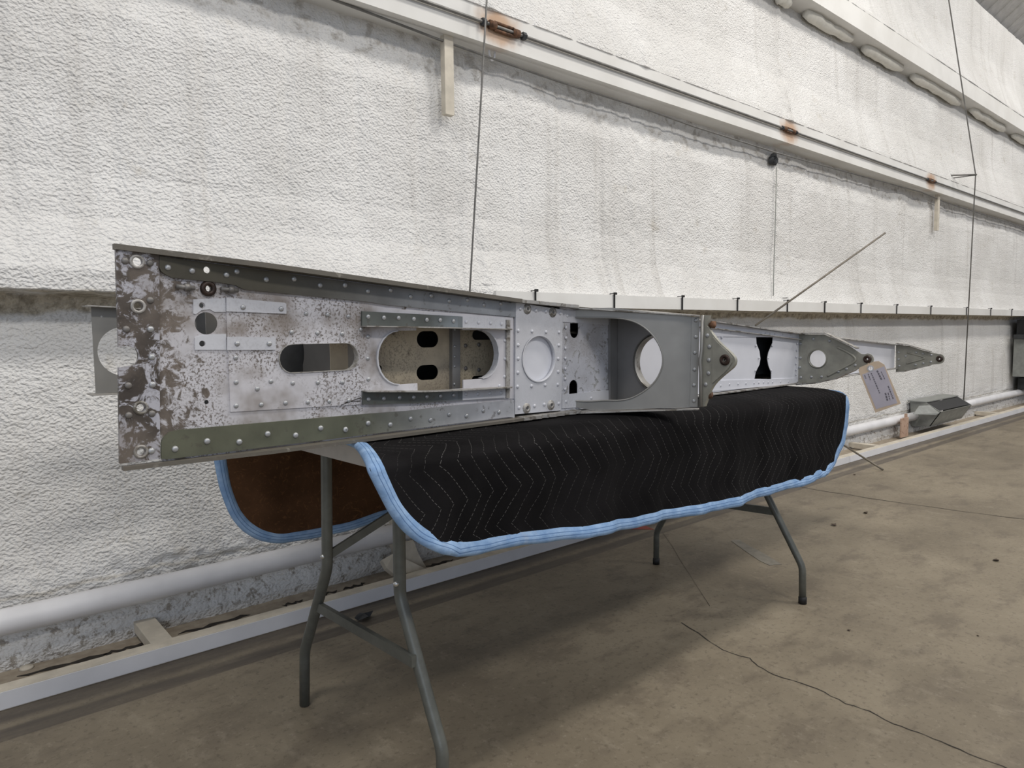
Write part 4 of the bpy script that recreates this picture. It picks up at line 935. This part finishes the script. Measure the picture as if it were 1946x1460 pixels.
# dark clips on the girt
for i, (x, y, s) in enumerate(((893, 14, .030), (878, 17, .014), (1141, 115, .010), (1164, 114, .014), (1897, 382, .016))):
    P = at_y(x, y, 2.49); mb = MB(); mb.prism([P + np.array([-s, 0, -s * .6]), P + np.array([s, 0, -s * .8]), P + np.array([s * .5, 0, s * .7]), P + np.array([-s * .5, 0, s * .8])], (0, .05, 0)); mb.tube([P + np.array([0, .01, s * .6]), P + np.array([0, .03, s * 2.4])], .003, 6)
    tag(mb.build('girt_clip', M['dark'], base=tuple(P)), ['dark metal clip standing on the girt near the big turnbuckle', 'small dark clip next to the bigger clip near the turnbuckle', 'small dark clip on the girt, one of a close pair', 'slim dark clip on the girt, taller of a close pair', 'dark clip on the girt far beyond the wall arm'][i], 'clip')
# black straps along the middle girt
for i, x in enumerate((1018, 1168, 1297, 1402, 1497, 1568, 1637, 1705, 1770, 1838, 1884, 1924)):
    P = at_y(x, 575, 2.43); s = 1 + .12 * (i % 3)
    mb = MB().box((P[0], 2.431, 1.143), (.0065 * s, .006, .076)); mb.box((P[0] + .003, 2.428, 1.184), (.016, .012, .012)); mb.box((P[0], 2.45, 1.184), (.006, .04, .004))
    tag(mb.build('strap', M['black'], base=(P[0], 2.431, 1.105)), 'small black strap looped around the white middle girt', 'strap', 'black straps on the middle girt')
P = at_y(1473, 303, 2.525); mb = MB().lathe(P, (0, -1, 0), [(.0001, .004), (.018, .003), (.034, .0), (.040, -.02)], 13)
for v in mb.V: v += (rng.random(3) - .5) * np.array([.02, .004, .035])
mb.build('dark_scab', M['dark'], wall, True)
wire('conduit', [at_y(1476, 318, 2.518), at_y(1473, 440, 2.515), at_y(1470, 530, 2.49), at_y(1469.5, 562, 2.452)], .0035, 'thin pale vertical conduit running down from the dark scab on the wall', 'conduit', 'box')
# grey sheet metal cover on the pipe
Yb = 2.40
cov = thing('metal_cover', 'grey-green angled sheet metal cover over the wall pipe', 'cover', tuple(at_y(1800, 815, Yb)))
x0_, x1_ = at_y(1782, 800, 2.30)[0], at_y(1828, 780, 2.36)[0]
pr = [(2.54, .30), (2.40, .290), (2.275, .215), (2.36, .075), (2.52, .06)]
for xq in (x0_, x1_ - .01): MB().prism([(xq, y, z) for y, z in pr], (.01, 0, 0)).build('side_panel', M['box'], cov)
mb = MB().prism([(x0_ - .06, 2.54, .30), (x1_ + .02, 2.54, .30), (x1_ + .02, 2.40, .292), (x0_ + .0, 2.40, .292)], (0, 0, .008)); mb.build('top_panel', M['box'], cov)
MB().prism([(x0_, 2.275, .215), (x1_, 2.275, .215), (x1_, 2.36, .075), (x0_, 2.36, .075)], (0, .008, 0)).build('front_panel', M['box'], cov)
MB().prism([(x0_ + .02, 2.395, .286), (x1_ - .02, 2.395, .286), (x1_ - .02, 2.290, .224), (x0_ + .02, 2.290, .224)], (0, .012, -.004)).build('dark_slot', M['black'], cov)
MB().prism([(x0_ - .05, 2.30, .19), (x0_, 2.285, .205), (x0_, 2.37, .27), (x0_ - .16, 2.40, .275), (x0_ - .30, 2.40, .21)], (0, .006, 0)).build('side_flap', M['box'], cov)
# rusty bracket beside it
P = np.array([x0_ - .42, 2.40, .1]); mb = MB().box((P[0], 2.43, .10), (.16, .012, .17)); mb.box((P[0] + .07, 2.445, .17), (.02, .02, .09)); tag(mb.build('pipe_bracket', M['rustpaint'], base=(P[0], 2.42, .03)), 'rusty steel pipe bracket beside the grey metal cover', 'bracket')
# electrical cabinet at the far right
xa = at_y(1926, 700, 2.50)[0]
eb = thing('wall_cabinet', 'grey and black box set in a ragged opening of the wall', 'box', (xa, 2.42, .25))
MB().box((xa + .9, 2.42, .60), (1.7, .20, .46)).build('lower_box', M['box'], eb); MB().box((xa + .9, 2.43, .955), (1.6, .16, .22)).build('upper_box', M['black'], eb)
MB().box((xa + .12, 2.435, .86), (.30, .14, .05)).build('hinge_bar', M['dark'], eb); MB().box((xa + .9, 2.42, .27), (1.3, .18, .14)).build('base_box', M['dark'], eb)
# gusseted column foot behind the near legs
P = at_y(806, 1078, 2.42); cf = thing('column_foot', 'cream painted column foot with triangular gusset by the near table legs', 'column foot', (P[0] - .08, 2.42, .05))
tri = [at_y(768, 1032, 2.42), at_y(786, 1028, 2.42), at_y(795, 1052, 2.42), at_y(812, 1082, 2.42), at_y(765, 1098, 2.42)]
MB().prism(tri, (0, .012, 0)).build('gusset', M['cream'], cf)
a0 = at_y(727, 1062, 2.40); MB().prism([at_y(726, 1064, 2.41), at_y(748, 1052, 2.41), at_y(795, 1075, 2.41), at_y(815, 1084, 2.36), at_y(750, 1092, 2.36), at_y(735, 1080, 2.38)], (0, .02, -.014)).build('base_plate', M['cream'], cf)
MB().box((a0[0] + .13, 2.50, .30), (.03, .08, .50)).build('column', M['cream'], cf)

# ------------------------------------------------------------------ floor marks and litter
def ribbon(L, w, mat, name, parent=None, h=.0012):
    P = [at_z(x, y, 0) for x, y in L]; n = len(P); A = []; B2 = []
    for i, p in enumerate(P):
        d = P[min(i + 1, n - 1)] - P[max(i - 1, 0)]; d /= np.linalg.norm(d); q = np.array([-d[1], d[0], 0]); ww = w * random.uniform(.5, 1.3)
        A.append(p + q * ww + np.array([0, 0, h])); B2.append(p - q * ww + np.array([0, 0, h]))
    V = A + B2; Fc = [(i, i + 1, n + i + 1, n + i) for i in range(n - 1)]
    return obj(name, V, Fc, mat, parent)
k7 = zoomer(1200, 800, 746 / 1650)
def jit(L, n=3):
    out = []
    for (a, b), (c, d) in zip(L[:-1], L[1:]):
        for k in range(n): t = k / n; out.append((a + (c - a) * t + random.uniform(-1.5, 1.5), b + (d - b) * t + random.uniform(-1, 1)))
    return out + [L[-1]]
ribbon(jit(k7((210, 850), (315, 915), (380, 965), (500, 1000), (530, 1030), (600, 1070), (720, 1105), (810, 1140), (900, 1190), (1000, 1220), (1100, 1275), (1200, 1310), (1300, 1350), (1420, 1400), (1560, 1455), (1700, 1520))), .0016, M['crack'], 'crack', fl)
ribbon(jit(k7((690, 275), (1150, 350), (1650, 415), (1800, 435)), 6), .0028, M['crack'], 'joint', fl)
ribbon(jit(k7((130, 470), (240, 640), (330, 780)), 3), .0007, M['crack'], 'crack', fl)
def patch(L, mat, name, label, cat):
    P = [at_z(x, y, 0) for x, y in L]; b = np.mean(P, 0); return tag(MB().prism([p + np.array([0, 0, .0015]) for p in P], (0, 0, -.0012)).build(name, mat, base=tuple(b)), label, cat)
patch(k7((418, 505), (430, 501), (455, 502), (500, 530), (560, 560), (632, 605), (600, 606), (583, 610), (540, 590), (480, 550)), M['tape'], 'floor_tape', 'strip of grey tape stuck to the concrete floor', 'tape')
patch([(1190, 998), (1225, 999), (1243, 1007), (1190, 1006)], M['redpaint'], 'floor_tape', 'short piece of red tape on the floor near the curb', 'tape')
for i, (x, y, s, lab) in enumerate(((1645, 976, .020, 'dry curled leaf on the floor, larger of a scattered few'), (1585, 999, .018, 'dry brown leaf scrap lying beyond the table leg'), (1893, 1066, .018, 'small dark leaf scrap lying alone on open floor'), (1614, 1199, .008, 'tiny dark crumb on the floor near the long crack'), (1858, 1209, .006, 'tiny dark speck of grit on open floor'), (1624, 903, .012, 'small dark scrap on the floor by the leaning rod'), (692, 1176, .040, 'small dark lump on the floor behind the table cross bar'))):
    P = at_z(x, y, 0); n = 8
    V = [P + np.array([s * math.cos(t) * random.uniform(.6, 1.2), s * .7 * math.sin(t) * random.uniform(.5, 1.2), random.uniform(.0, .5) * s]) for t in np.linspace(0, 2 * math.pi, n, False)] + [P + np.array([0, 0, s * .5]), P + np.array([0, 0, .0])]
    Fc = [(k, (k + 1) % n, n) for k in range(n)] + [((k + 1) % n, k, n + 1) for k in range(n)]
    o = obj('dark_lump' if s > .03 else 'leaf_scrap', V, Fc, M['dark'] if s > .03 else M['leaf'], base=tuple(P)); tag(o, lab, 'dark_lump' if s > .03 else 'leaf')  # the largest piece is a plain dark lump of no named kind
